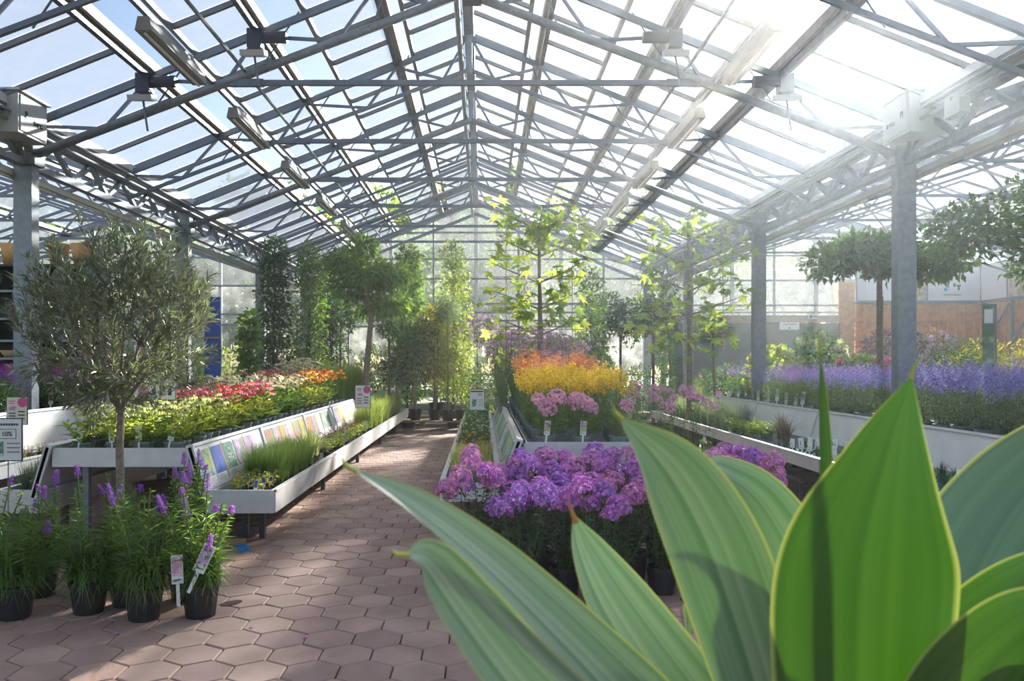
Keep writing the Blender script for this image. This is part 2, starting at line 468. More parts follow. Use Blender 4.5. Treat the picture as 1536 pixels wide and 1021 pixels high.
# posts + lattice girders under the two gutters
for s, X in ((-1, CX - 4.8), (1, CX + 4.8)):
    side = 'beside the shelving bay' if s < 0 else 'beside the purple flower bench'
    for k, y in enumerate(POSTS_Y + [YG - 0.1]):
        t = tag(thing('steel_column', 'square galvanised steel column under the gutter ' + side, 'column', (X, y, 0), 0, 'steel columns ' + side), kind='structure')
        g = G(); g.box((0, 0, 2.0), (0.20, 0.14, 4.0)); g.build('shaft', M['galv'], t)
        g = G(); g.box((0, 0, 4.0), (0.24, 0.16, 0.34)); g.box((0, 0, 3.74), (0.30, 0.2, 0.10)); g.build('head_plate', M['galv'], t)
        g = G(); g.box((0, 0, 0.01), (0.3, 0.26, 0.02)); g.build('foot_plate', M['galv'], t)
    for k in range(len(POSTS_Y)):
        ya = POSTS_Y[k]; yb = (POSTS_Y + [YG - 0.1])[k + 1]
        t = struct('lattice_girder', 'steel lattice girder carrying the gutter ' + side); t.location = (X, 0, 0)
        g = G(); g.beam((0, ya + .1, 4.07), (0, yb - .1, 4.07), 0.10, 0.08); g.build('top_chord', M['galv'], t)
        g = G(); g.beam((0, ya + .1, 3.72), (0, yb - .1, 3.72), 0.10, 0.08); g.build('bottom_chord', M['galv'], t)
        n = 10
        for i in range(n):
            p = ya + 0.12 + (yb - ya - 0.24) * i / n; q = ya + 0.12 + (yb - ya - 0.24) * (i + 1) / n
            g = G(); g.beam((0, p, 4.05 if i % 2 else 3.75), (0, q, 3.75 if i % 2 else 4.05), 0.06, 0.05)
            g.build('web_brace', M['galv'], t)
    t = struct('gutter', 'long aluminium gutter above the columns ' + side)
    g = G(); g.beam((X, -3.2, 4.22), (X, YG, 4.22), 0.34, 0.09); g.build('channel', M['alu'], t)
    g = G(); g.beam((X - s * 0.14, -3.2, 4.18), (X - s * 0.14, YG, 4.18), 0.05, 0.12); g.build('gutter_lip', M['bar'], t)
    g = G(); g.tube([(X - s * 0.16, -3, 4.02), (X - s * 0.16, YG - .2, 4.02)], 0.02, 8); g.build('conduit', M['galv'], t)
    g = G(); g.tube([(X - s * 0.20, -3, 4.10), (X - s * 0.20, YG - .2, 4.10)], 0.016, 6); g.build('conduit', M['galv'], t)
    # continuous light trunking on the far side of the girder
    t = tag(thing('light_trunking', 'long white light trunking hung under the lattice girder ' + side, 'light fitting', (X + s * 0.16, 0, 0)))
    g = G(); g.beam((0, 4.2, 3.62), (0, 21.5, 3.62), 0.09, 0.07); g.build('housing', M['white'], t)
    for i in range(10):
        g = G(); g.tube([(0, 4.6 + i * 1.7, 3.565), (0, 6.0 + i * 1.7, 3.565)], 0.019, 8); g.build('tube', M['tube'], t)

# side bays
lroof, zl, _ = make_roof('ceiling_left', 'pitched glass roof over the shelving bay', CX - 9.6, 4.7, 4.22, 1.6, [(0.1, 1.6), (1.95, 3.1), (3.5, 4.55)], [(1.9, 0.3), (3.45, 0.3)], 1.0, YG, 1.5028)
rroof, zq, _ = make_roof('ceiling_right', 'pitched glass roof over the outdoor shrub bay', CX + 9.6, 4.7, 4.22, 1.6, [(0.1, 1.6), (1.95, 3.1), (3.5, 4.55)], [(1.9, 0.3), (3.45, 0.3)], 1.0, YG, 1.5028)
for s, zz in ((-1, zl), (1, zq)):
    for k in range(6):
        y = 8.54 + 2.25 * k
        t = struct('roof_truss', 'grey steel truss of a side bay'); t.location = (CX + s * 9.6, y, 0)
        for q in (-1, 1):
            g = G(); g.beam((q * 4.6, 0, 4.12), (0, 0, 5.68), 0.045, 0.06); g.build('rafter', M['steel'], t)
            g = G(); g.beam((q * 4.6, 0, 3.62), (0, 0, 5.10), 0.035, 0.045); g.build('lower_chord', M['steel'], t)
            for (ua, ta, ub, tb) in ((4.6, 1, 3.9, 0), (3.9, 0, 3.4, 1), (3.4, 1, 2.4, 0), (2.4, 0, 1.9, 1), (1.9, 1, 0.9, 0), (0.9, 0, 0.2, 1)):
                f = lambda u, tt: (4.12 if tt else 3.62) + (1.56 if tt else 1.48) * (1 - u / 4.6)
                g = G(); g.beam((q * ua, 0, f(ua, ta)), (q * ub, 0, f(ub, tb)), 0.03, 0.04); g.build('web_brace', M['steel'], t)
        g = G(); g.beam((-2.4, 0, 4.33), (2.4, 0, 4.33), 0.04, 0.05); g.build('tie_bar', M['steel'], t)
    # outer gutter + columns
    X = CX + s * 14.4
    t = struct('gutter', 'outer gutter of the ' + ('shelving bay' if s < 0 else 'shrub bay'))
    g = G(); g.beam((X, 1, 4.20), (X, YG, 4.20), 0.24, 0.14); g.build('channel', M['alu'], t)
    for k, y in enumerate(POSTS_Y[2:] + [YG - 0.1]):
        t = tag(thing('steel_column', 'slim outer wall column of the ' + ('shelving bay' if s < 0 else 'shrub bay'), 'column', (X, y, 0), 0, 'outer wall columns ' + str(s < 0)), kind='structure')
        g = G(); g.box((0, 0, 2.07), (0.14, 0.12, 4.14)); g.build('shaft', M['galv'], t)


# ------------------------------------------------------------------ gable wall of glass
def gable(name, label, cx, half, z0, rise, zlow, pitch, rails, mat, low_open):
    root = struct(name, label)
    n = int(round(2 * half / pitch)); px = 2 * half / n
    def top(u): return z0 + rise * (1 - abs(u) / half) - 0.06
    lv = [zlow] + rails
    for i in range(n + 1):
        u = -half + i * px
        g = G(); wide = i % 2 == 0
        g.beam((cx + u, YG, 0), (cx + u, YG, top(u)), 0.09 if wide else 0.045, 0.07, 0, (0, 1, 0)); g.build('mullion', M['white'] if wide else M['galv'], root)
    for z in rails + [zlow]:
        w = half if z <= z0 else half * (1 - (z - z0) / rise)
        g = G(); g.beam((cx - w, YG - 0.03, z), (cx + w, YG - 0.03, z), 0.05, 0.05); g.build('rail', M['galv'], root)
    for s in (-1, 1):
        g = G(); g.beam((cx + s * half, YG - 0.04, z0 - 0.05), (cx, YG - 0.04, z0 + rise - 0.05), 0.10, 0.16); g.build('gable_rafter', M['galv'], root)
        g = G(); g.beam((cx + s * half, YG - 0.06, z0 - 0.40), (cx, YG - 0.06, z0 + rise - 0.40), 0.06, 0.08); g.build('gable_rafter', M['steel'], root)
    for i in range(n):
        ua = -half + i * px + 0.025; ub = ua + px - 0.05
        ta, tb = top(ua), top(ub)
        for j in range(len(lv)):
            za = lv[j]; zb = lv[j + 1] if j + 1 < len(lv) else 99
            pts = []
            a2, b2 = min(zb, ta), min(zb, tb)
            if a2 <= za + 0.05 and b2 <= za + 0.05: continue
            a2 = max(a2, za + 0.01); b2 = max(b2, za + 0.01)
            g = G()
            P = [(cx + ua, za), (cx + ub, za), (cx + ub, b2), (cx + ua, a2)]
            g.add([(x, YG + 0.006, z) for x, z in P] + [(x, YG + 0.014, z) for x, z in P],
                  [(0, 1, 2, 3), (7, 6, 5, 4), (0, 4, 5, 1), (1, 5, 6, 2), (2, 6, 7, 3), (3, 7, 4, 0)])
            g.build('pane', M[mat] if za >= low_open else M['glass'], root)
    return root


gable('wall_back', 'glazed gable wall closing the middle bay', CX, 4.8, 4.2, 1.92, 0.35, 1.2, [1.2, 2.55, 2.72, 2.95, 3.18, 3.9, 4.45, 5.2], 'dirtyglass', 2.5)
gable('wall_back_left', 'glazed gable wall of the shelving bay', CX - 9.6, 4.75, 4.18, 1.6, 0.3, 1.2, [1.4, 2.6, 2.9, 3.7, 4.5], 'dirtyglass', 3.6)
rg = gable('wall_back_right', 'glazed gable wall of the shrub bay', CX + 9.6, 4.75, 4.18, 1.6, 2.75, 1.2, [2.95, 3.15, 3.85, 4.55, 5.2], 'dirtyglass', 0)
for s, nm in ((-1, 'wall_left'), (1, 'wall_right')):
    X = CX + s * 14.4
    root = struct(nm, 'glazed outer wall of the ' + ('shelving bay' if s < 0 else 'shrub bay'))
    for i in range(14):
        y = 5 + i * 1.25
        g = G(); g.beam((X, y, 0), (X, y, 4.14), 0.05, 0.07); g.build('mullion', M['white'], root)
        if y < YG - 1:
            for (za, zb) in ((0.3, 2.2), (2.25, 4.12)):
                if s > 0 and y > 12 and zb > 3: continue
                g = G(); g.span((X - 0.004, y + 0.03, za), (X + 0.004, min(y + 1.22, YG), zb)); g.build('pane', M['glass'], root)
    for z in (0.25, 2.22, 4.1):
        g = G(); g.beam((X, 5, z), (X, YG, z), 0.06, 0.06); g.build('rail', M['galv'], root)
# ------------------------------------------------------------------ overhead hardware
for s in (-1, 1):
    X = CX + s * 2.75; side = 'over the picture-board aisle' if s < 0 else 'over the purple phlox'
    t = struct('cable_rail', 'long grey cable rail carrying light troughs ' + side)
    g = G(); g.beam((X, 3, 4.60), (X, 21.5, 4.60), 0.045, 0.045); g.build('rail', M['galv'], t)
    g = G(); g.tube([(X + s * -0.35, 3, 4.72), (X + s * -0.35, 21.5, 4.72)], 0.02, 6); g.build('conduit', M['galv'], t)
    for k in range(6):
        y = 7.45 + 2.42 * k
        t = thing('light_trough', 'grey fluorescent light trough hung on the cable rail ' + side, 'light fitting', (X, y, 4.50), 0, 'light troughs ' + side)
        g = G(); g.add([(-.075, -.68, -.07), (.075, -.68, -.07), (.05, -.68, .05), (-.05, -.68, .05), (-.075, .68, -.07), (.075, .68, -.07), (.05, .68, .05), (-.05, .68, .05)],
                       [(3, 2, 1, 0), (4, 5, 6, 7), (0, 1, 5, 4), (1, 2, 6, 5), (2, 3, 7, 6), (3, 0, 4, 7)]); g.build('housing', M['lamp'], t)
        g = G(); g.tube([(0, -.64, -.085), (0, .64, -.085)], 0.014, 8); g.build('tube', M['tube'], t)
        for yy in (-.45, .45):
            g = G(); g.box((0, yy, .065), (.03, .05, .05)); g.build('hanger', M['galv'], t)
    # vent motors on the first two frames
    for (u, yt) in ((3.47, 8.54), (2.27, 8.54)):
        nm = 'over the slim side path' if u > 3 else 'over the wide aisle'
        t = thing('vent_motor', 'dark vent motor with pale box below the roof vent ' + (('above the olive tree' if u > 3 else 'above the coneflower bench') if s < 0 else ('above the lavender bench' if u > 3 else 'above the phlox')), 'motor', (CX + s * u, yt - 0.02, zr(u) - 0.22))
        g = G(); g.box((0, -0.06, 0), (0.15, 0.14, 0.20)); g.build('gearbox', M['motor'], t)
        g = G(); g.tube([(-s * 0.06, -0.05, 0.03), (-s * 0.34, -0.05, 0.03)], 0.065, 12); g.build('motor_drum', M['motor'], t, smooth=False)
        g = G(); g.box((0.0, -0.12, -0.17), (0.26, 0.16, 0.06), (0.25, 0, 0)); g.build('switch_box', M['cabinet'], t)
        g = G(); g.tube([(0, -0.1, -0.18), (0.05, -0.1, -0.52)], 0.012, 5); g.build('drive_rod', M['steel'], t)
        g = G(); g.beam((0, 0.0, 0.02), (0, 0.02, 0.2), 0.05, 0.02); g.build('bracket', M['galv'], t)
t = thing('vent_motor', 'small dark vent motor hung under the roof ridge', 'motor', (CX + 0.08, 8.5, zr(0) - 0.60))
g = G(); g.box((0, 0, 0), (0.2, 0.16, 0.22)); g.build('gearbox', M['motor'], t)
g = G(); g.tube([(0, 0, .1), (0, 0, .5)], 0.02, 6); g.build('hanger', M['galv'], t)
# control cabinets
for (X, Y, sx, label) in ((CX - 4.72, 8.18, 0.46, 'grey enamel control cabinet fixed to the column over the shelving'), (CX + 4.72, 8.18, 0.46, 'grey enamel control cabinet fixed to the column over the lavender')):
    s = -1 if X < 0 else 1
    t = thing('control_cabinet', label, 'cabinet', (X, Y, 4.10))
    g = G(); g.box((0, 0, 0), (0.40, 0.52, 0.42)); g.build('body', M['cabinet'], t)
    g = G(); g.box((-s * 0.205, 0, 0), (0.012, 0.46, 0.36)); d = g.build('door', M['cabinet'], t)
    for i in range(3):
        g = G(); g.box((-s * 0.215, 0.02 + i * 0.055, -0.05), (0.012, 0.032, 0.04)); g.build('switch', M['black'], t)
    g = G(); g.box((-s * 0.215, -0.14, 0.0), (0.012, 0.03, 0.06)); g.build('switch', M['black'], d)
    g = G(); g.box((0.05, -0.265, 0.02), (0.05, 0.012, 0.03)); g.build('lock', M['black'], t)
    g = G(); g.box((0, 0, 0.22), (0.46, 0.58, 0.025)); g.build('lid', M['cabinet'], t)
    g = G(); g.beam((0, 0.1, -0.2), (-s * -0.05, 0.28, -0.40), 0.04, 0.04); g.build('bracket', M['galv'], t)
t = thing('junction_box', 'small flat grey junction box on the lattice girder', 'box', (CX + 4.66, 7.35, 4.0))
g = G(); g.box((0, 0, 0), (0.10, 0.24, 0.26)); g.build('body', M['cabinet'], t)
g = G(); g.box((-0.055, 0, 0.03), (0.012, 0.03, 0.03)); g.build('knob', M['black'], t)


# ------------------------------------------------------------------ benches
def deck_bench(name, label, x0, x1, y0, y1, zt, zb, legs_y, legs_x, deckz, rimmat='alu', legmat='galv', seam=None):
    t = thing(name, label, 'bench', ((x0 + x1) / 2, y0, 0))
    w = x1 - x0; L = y1 - y0; hx = w / 2
    g = G(); g.span((-hx + .02, .02, deckz - .02), (hx - .02, L - .02, deckz)); g.build('deck', M['galv'], t)
    for nm, a, b in (('end_rim', (-hx, 0, zb), (hx, .025, zt)), ('end_rim', (-hx, L - .025, zb), (hx, L, zt))):
        g = G(); g.span(a, b); g.build(nm, M[rimmat], t)
    n = max(1, int(round(L / 2.6)))
    for sx in (-1, 1):
        for i in range(n):
            g = G(); g.span((sx * hx - .0125, .027 + (L - .054) * i / n, zb), (sx * hx + .0125, .02 + (L - .054) * (i + 1) / n, zt))
            g.span((sx * hx - .022, .027 + (L - .054) * i / n, zt - .016), (sx * hx + .022, .02 + (L - .054) * (i + 1) / n, zt))
            g.build('side_rim', M[rimmat], t)
    for ly in legs_y:
        for lx in legs_x:
            g = G(); g.beam((lx - (x0 + x1) / 2, ly - y0, 0), (lx - (x0 + x1) / 2, ly - y0, deckz - .02), .05, .05); g.build('leg', M[legmat], t)
        if len(legs_x) > 1:
            g = G(); g.beam((legs_x[0] - (x0 + x1) / 2, ly - y0, deckz - .05), (legs_x[-1] - (x0 + x1) / 2, ly - y0, deckz - .05), .04, .06); g.build('cross_beam', M[legmat], t)
    return t


def pic(name, c1, c2, c3, scale):
    """printed flower photograph: soft blotches of three inks"""
    m, nt, out = newmat(name)
    p = N(nt, 'ShaderNodeBsdfPrincipled'); p.inputs['Roughness'].default_value = 0.45
    tc = N(nt, 'ShaderNodeTexCoord'); v = N(nt, 'ShaderNodeTexVoronoi'); v.inputs['Scale'].default_value = scale
    nz = N(nt, 'ShaderNodeTexNoise'); nz.inputs['Scale'].default_value = scale * 0.35; nz.inputs['Detail'].default_value = 3
    oi = N(nt, 'ShaderNodeObjectInfo'); ad = N(nt, 'ShaderNodeVectorMath'); ad.operation = 'ADD'
    nt.links.new(tc.outputs['Object'], ad.inputs[0]); nt.links.new(oi.outputs['Location'], ad.inputs[1])
    for q in (v, nz): nt.links.new(ad.outputs[0], q.inputs['Vector'])
    cr = N(nt, 'ShaderNodeValToRGB'); cr.color_ramp.elements[0].color = rgb(c2); cr.color_ramp.elements[1].color = rgb(c1)
    cr.color_ramp.elements[0].position = 0.15; cr.color_ramp.elements[1].position = 0.55
    nt.links.new(v.outputs['Distance'], cr.inputs['Fac'])
    r2 = N(nt, 'ShaderNodeValToRGB'); r2.color_ramp.elements[0].position = 0.48; r2.color_ramp.elements[1].position = 0.56
    nt.links.new(nz.outputs['Fac'], r2.inputs['Fac'])
    mx = N(nt, 'ShaderNodeMix'); mx.data_type = 'RGBA'
    nt.links.new(r2.outputs[0], mx.inputs[0]); nt.links.new(cr.outputs[0], mx.inputs[6]); mx.inputs[7].default_value = rgb(c3)
    nt.links.new(mx.outputs[2], p.inputs['Base Color']); nt.links.new(p.outputs[0], out.inputs[0])
    return m


PICS = [pic('print lime', (.45, .55, .08), (.75, .70, .10), (.18, .30, .55), 30), pic('print blue', (.03, .10, .50), (.08, .22, .70), (.04, .12, .55), 26),
        pic('print white bloom', (.06, .22, .14), (.85, .88, .82), (.10, .30, .20), 34), pic('print lilac', (.55, .30, .52), (.80, .62, .78), (.20, .30, .20), 22),
        pic('print violet', (.50, .25, .50), (.72, .50, .72), (.60, .45, .62), 22), pic('print pink', (.60, .25, .12), (.80, .28, .40), (.35, .42, .10), 16),
        pic('print rose', (.62, .30, .42), (.85, .60, .70), (.45, .50, .20), 20), pic('print yellow', (.80, .60, .05), (.85, .72, .15), (.40, .42, .08), 20),
        pic('print orange', (.75, .30, .05), (.80, .50, .10), (.35, .30, .10), 20), pic('print mint', (.45, .60, .45), (.85, .88, .80), (.25, .42, .28), 24)]
PIC_NAMES = ['lime', 'blue', 'white', 'lilac', 'violet', 'pink', 'rose', 'yellow', 'orange', 'mint']
M['orangeedge'] = solid('orange print edge', (.78, .40, .12), .5)


def lean_panel(label, group, xb, zb, xt, zt, y0, y1, posters, face, seed=0):
    """leaning display board; face = +1 looks towards +x"""
    L = y1 - y0; dx, dz = xt - xb, zt - zb; H = math.hypot(dx, dz); ang = math.atan2(dx, dz)
    t = thing('picture_board' if posters else 'leaning_board', label, 'display board', (xb, y0, zb), 0, group)
    def part(nm, a, b, mats, parent=None, rnd=None):
        g = G(); g.span(a, b)
        return g.build(nm, mats, parent or t, rot=(0, ang, 0))
    o = part('board', (-.015, 0, 0), (.012, L, H), M['white'])
    part('top_cap', (-.03, 0, H - .004), (.03, L, H + .022), M['alu'])
    part('bottom_rail', (-.028, 0, -.02), (.028, L, .01), M['alu'])
    for yy in (0, L - .025): part('end_rail', (-.028, yy, .01), (.028, yy + .025, H - .004), M['alu'])
    if posters:
        n = len(posters); w = (L - .10) / n; f = .013 * face
        for i, k in enumerate(posters):
            if k is None: continue
            a = .06 + i * w
            c = part('picture_card', (f, a + .006, .03), (f + .004 * face, a + w - .012, H - .03), M['paper'])
            e = G(); e.span((f + .0045 * face, a + .014, .10), (f + .0065 * face, a + w * .88, H - .045)); e.build('print', PICS[k], c)
            if i % 2: 
                e = G(); e.span((f + .0045 * face, a + w - .05, .04), (f + .0065 * face, a + w - .016, H - .04)); e.build('print_edge', M['orangeedge'], c)
            e = G()
            for q in range(3): e.span((f + .0045 * face, a + .03, .045 + q * .016), (f + .0055 * face, a + w * (.55 + .1 * ((i + q) % 3)), .050 + q * .016))
            e.build('caption', M['lamp'], c)
    return t


# picture-board bench between the two aisles (coneflowers)
YA0, YA1 = 6.30, 17.4
deck_bench('flower_bench', 'tall aluminium flower bench full of coneflowers behind the olive tree', -3.48, -2.38, YA0, YA1, .857, .705, [6.5, 9.2, 11.9, 14.6, 17.1], [-3.3, -2.5], .755)
deck_bench('low_tray', 'low silver tray of small herbs beside the wide aisle', -2.24, -1.69, YA0 - .02, YA1 + .1, .52, .335, [6.9, 9.5, 12.1, 14.7, 17.0], [-2.1, -1.95], .385, legmat='dark')
deck_bench('low_tray', 'low silver tray of grasses on the narrow side path behind the liatris', -3.92, -3.56, YA0 - .02, YA1, .52, .335, [6.9, 9.5, 12.1, 14.7, 17.0], [-3.82, -3.70], .385, legmat='dark')
ps = [[0, 1, 2, 3, 4, None], [5, 6, 8, 6, 5, 7], [8, 6, None, 9, 2, None], [4, 7, 9, 8, 6, 3]]
nms = ['with lime, blue and lilac flower prints at the bench corner', 'with pink and rose flower prints', 'with orange, rose and mint flower prints', 'with violet and yellow flower prints by the price card']
for i in range(4):
    lean_panel('leaning white picture board ' + nms[i], 'picture boards along the wide aisle', -2.25, .50, -2.36, .865, YA0 - .03 + 1.93 * i, YA0 - .04 + 1.93 * (i + 1), ps[i], 1)
for i in range(4):
    lean_panel('plain back of a leaning board facing the narrow side path', 'boards facing the side path', -3.62, .46, -3.50, .865, YA0 - .03 + 2.6 * i, YA0 - .04 + 2.6 * (i + 1), None, -1)
# cross timber and foot blocks under that bench
t = thing('timber_beam', 'weathered timber beam lying under the coneflower bench', 'beam', (-3.9, 8.5, 0))
g = G(); g.beam((0.1, 0, .17), (1.5, 1.4, .17), .10, .14); g.build('beam', M['oldwood'], t)
for q in (.1, .9):
    g = G(); g.box((0.1 + 1.4 * q, 1.4 * q, .05), (.16, .16, .1)); g.build('foot_block', M['concrete'], t)
for (x, y) in ((-1.98, 6.42), (-2.62, 7.3), (-3.75, 6.45)):
    t = thing('pedestal_foot', 'bright blue plastic adjuster foot under the low tray', 'bench foot', (x, y, 0), 0, 'blue adjuster feet')
    g = G(); g.lathe([(0.001, 0), (.06, 0), (.06, .03), (.03, .05), (.001, .05)], 12); g.build('cap', M['bluecap'], t)
    g = G(); g.beam((-.18, .02, .075), (.02, .02, .075), .035, .045); g.build('spar', M['oldwood'], t)

# centre bench (phlox, yellow and coral spikes)
YB0, YB1 = 6.76, 16.2
deck_bench('flower_bench', 'tall aluminium bench carrying pink phlox and yellow flower spikes', .36, 1.50, YB0, YB1, .857, .70, [7.0, 9.6, 12.2, 14.8, 16.0], [.5, 1.36], .755)
deck_bench('low_tray', 'low tray of yellowish grasses under the white price card', -.36, .13, YB0 - .1, YB1, .52, .36, [7.2, 9.8, 12.4, 15.0], [-.15, .0], .385, legmat='dark')
deck_bench('low_tray', 'low tray on the shaded side of the phlox bench', 1.72, 2.25, YB0 - .1, YB1, .52, .36, [7.2, 9.8, 12.4, 15.0], [1.9, 2.05], .385, legmat='dark')
for i in range(3):
    lean_panel('leaning board with pale prints beside the yellow flower spikes' if i == 0 else 'leaning board with faded prints deep along the phlox bench', None if i == 0 else 'boards along the phlox bench', .17, .50, .31, .865, YB0 - .02 + 2.3 * i, YB0 - .03 + 2.3 * (i + 1), [2, 9, 0, 2, 9], -1)
    lean_panel('leaning board on the shaded side of the phlox bench', 'shaded side boards', 1.69, .50, 1.55, .865, YB0 - .02 + 2.3 * i, YB0 - .03 + 2.3 * (i + 1), None, 1)

# lavender bench
YC0, YC1 = 5.4, 14.2
deck_bench('flower_bench', 'wide bench of lavender blue perennials ending at the steel column with the cabinet', 4.25, 6.3, YC0, 8.42, .92, .76, [5.8, 8.2], [4.4, 6.1], .80)
deck_bench('flower_bench', 'wide bench of blue perennials between two steel columns', 4.25, 6.3, 8.66, 12.92, .92, .76, [8.9, 12.7], [4.4, 6.1], .80)
deck_bench('flower_bench', 'short bench end past the second steel column', 4.25, 6.3, 13.16, YC1, .92, .76, [13.4, 14.0], [4.4, 6.1], .80)
deck_bench('low_tray', 'low grey tray of labelled young plants in front of white boards', 3.32, 4.10, YC0, 15.4, .60, .46, [5.8, 7.3, 8.9, 10.9, 13.6, 15.2], [3.42, 3.95], .50, legmat='dark')
for i in range(4):
    lean_panel('plain white leaning board below the lavender pots', 'white boards below the lavender', 4.12, .57, 4.23, .925, YC0 + 2.2 * i, YC0 - .02 + 2.2 * (i + 1), None, -1)
for y in (6.6, 9.0, 11.6):
    t = thing('cross_brace', 'dark cross rail between the legs of the labelled plant tray', 'brace', (3.42, y, 0), 0, 'cross rails under the labelled tray')
    g = G(); g.beam((0, -.65, .28), (0, .65, .28), .03, .05); g.build('rail', M['dark'], t)
    g = G(); g.beam((0, -.6, .0), (0, -.6, .28), .03, .03); g.beam((0, .6, .0), (0, .6, .28), .03, .03); g.build('stub_leg', M['dark'], t)

# salvia bench by the shelving
YD0, YD1 = 5.6, 10.7
deck_bench('flower_bench', 'tall bench of purple salvias running up to the steel column', -7.4, -4.75, YD0, 8.42, 1.02, .88, [6.0, 8.2], [-7.2, -5.3], .90)
deck_bench('flower_bench', 'tall bench of purple salvias between steel column and charcoal shelving', -7.4, -4.75, 8.66, YD1, 1.02, .88, [8.9, 10.5], [-7.2, -5.3], .90)
deck_bench('low_tray', 'low sunlit tray of seedlings under the salvia bench', -4.62, -4.25, YD0, YD1, .66, .52, [6.0, 8.5, 10.4], [-4.55, -4.32], .55, legmat='dark')
for i in range(3):
    lean_panel('plain white leaning board catching the sun below the salvias', 'white boards below the salvias', -4.63, .64, -4.735, 1.025, YD0 + 1.7 * i, YD0 - .02 + 1.7 * (i + 1), None, 1)

# low pallets for the potted trees across the end of the aisle
def platform(label, x0, x1, y, wdt, grp):
    t = thing('low_platform', label, 'platform', ((x0 + x1) / 2, y, 0), 0, grp)
    h = (x1 - x0) / 2
    n = 4
    for i in range(n):
        yy = -wdt / 2 + wdt * (i + .5) / n
        g = G(); g.box((0, yy, .215), (2 * h, wdt / n - .02, .03)); g.build('plank', M['oldwood'], t)
    k = max(2, int((x1 - x0) / 1.4) + 1)
    for i in range(k):
        x = -h + .2 + (2 * h - .4) * i / (k - 1)
        g = G(); g.box((x, 0, .165), (.30, wdt - .05, .07)); g.box((x - .12, 0, .065), (.07, wdt - .05, .13)); g.box((x + .12, 0, .065), (.07, wdt - .05, .13))
        g.build('foot_block', M['concrete'], t)
platform('low plank platform holding black-potted shrubs at the aisle end', -2.3, -.1, 17.85, .8, None)
platform('low plank platform behind the aisle-end shrubs', -4.9, 0.1, 19.4, .9, None)
platform('low plank platform of tall trees near the gable glass', -4.9, 4.4, 20.9, .9, None)
platform('low plank platform of clipped trees past the phlox bench', 1.7, 4.5, 17.4, .9, None)

# ------------------------------------------------------------------ shelving with garden pottery
t = thing('shelf_unit', 'charcoal open shelving unit filled with garden pottery', 'shelving', (-7.5, 11.2, 0))
for z in (.1, .75, 1.25, 1.60, 1.85, 2.16, 2.55):
    g = G(); g.box((0, 0, z), (4.1, .42, .035)); g.build('shelf_board', M['shelf'], t)
for x in (-2.06, -1.0, 0.05, 1.1, 2.06):
    g = G(); g.box((x, 0.03, 1.46), (.03, .4, 2.92)); g.build('upright', M['shelf'], t)
g = G(); g.box((0, .22, 1.46), (4.1, .03, 2.92)); g.build('back_panel', M['shelf'], t)
g = G(); g.box((0, 0, 2.915), (4.14, .46, .03)); g.build('top_board', M['shelf'], t)
for z in (1.25, 1.60, 1.85, 2.16, 2.55):
    g = G(); g.box((0, -.215, z), (4.1, .012, .03)); g.build('price_rail', M['galv'], t)

def pot_prof(r0, r1, h, wall=.01): return [(.001, .004), (r0, 0.0), (r0, .002), (r1, h), (r1 - wall, h), (r1 - wall * 1.6, h * .86), (.001, h * .86)]
def shelfpot(name, label, cat, x, z, prof, m, grp=None, dots=None):
    t = thing(name, label, cat, (x, 11.12, z), 0, grp)
    g = G(); g.lathe(prof, 14); g.build('body', M[m], t, smooth=True)
    if dots:
        g = G(); r = dots
        for k in range(10):
            a = -PI / 2 + (k - 4.5) * .42; zz = .06 + (k % 2) * .08 + .03 * ((k // 2) % 2)
            g.disc((math.cos(a) * r, math.sin(a) * r, zz), .018, 8, (math.cos(a), math.sin(a), 0))
        g.build('dot', M['ink'], t)
    return t
for i, x in enumerate((-7.05, -6.72, -6.05, -5.72)):
    shelfpot('rattan_basket', 'straw rattan basket standing on top of the charcoal shelving', 'basket', x, 2.93, [(.001, .004), (.10, 0), (.15, .30), (.135, .30), (.12, .2), (.001, .2)], 'rattan', 'baskets on the shelving')
for i, x in enumerate((-7.0, -5.95)):
    g = G(); g.ball((0, 0, .17), .17, 12, 8)
    tt = thing('wicker_sphere', 'mossy green decorative ball on the upper shelf', 'ornament', (x, 11.08, 2.568), 0, 'moss balls'); g.build('ball', solid('moss %d' % i, (.10, .13, .08), .9, 0, (.04, .055, .03), 40, .6), tt)
    g = G(); g.lathe([(.001, 0), (.05, 0), (.05, .012), (.001, .012)], 10); g.build('base_ring', M['darkbark'], tt)
for i, x in enumerate((-7.15, -6.05, -5.72)):
    shelfpot('spotted_planter', 'white planter with black dots on the middle shelf', 'planter', x, 1.868, [(.001, .004), (.12, 0), (.15, .06), (.15, .16), (.12, .21), (.10, .21), (.10, .17), (.001, .17)], 'white', 'spotted planters', .152)
for i, x in enumerate((-7.1, -6.7, -5.6)):
    shelfpot('shallow_bowl', 'tan shallow bowl on the lower middle shelf', 'bowl', x, 1.618, [(.001, .004), (.10, 0), (.17, .10), (.155, .10), (.09, .03), (.001, .03)], 'rattan', 'tan bowls')
for i, x in enumerate((-7.2, -6.95, -6.68, -6.0, -5.75)):
    shelfpot('red_planter', 'glossy red planter in the row on the low shelf', 'planter', x, 1.268, pot_prof(.09, .12, .26), 'redfab', 'red planters')
for i, x in enumerate((-8.6, -8.3, -7.9, -6.4, -5.8)):
    shelfpot('dark_planter', 'dark glazed planter in the row on the bottom shelf', 'planter', x, .768, pot_prof(.09, .13, .3), 'greypot', 'dark planters')

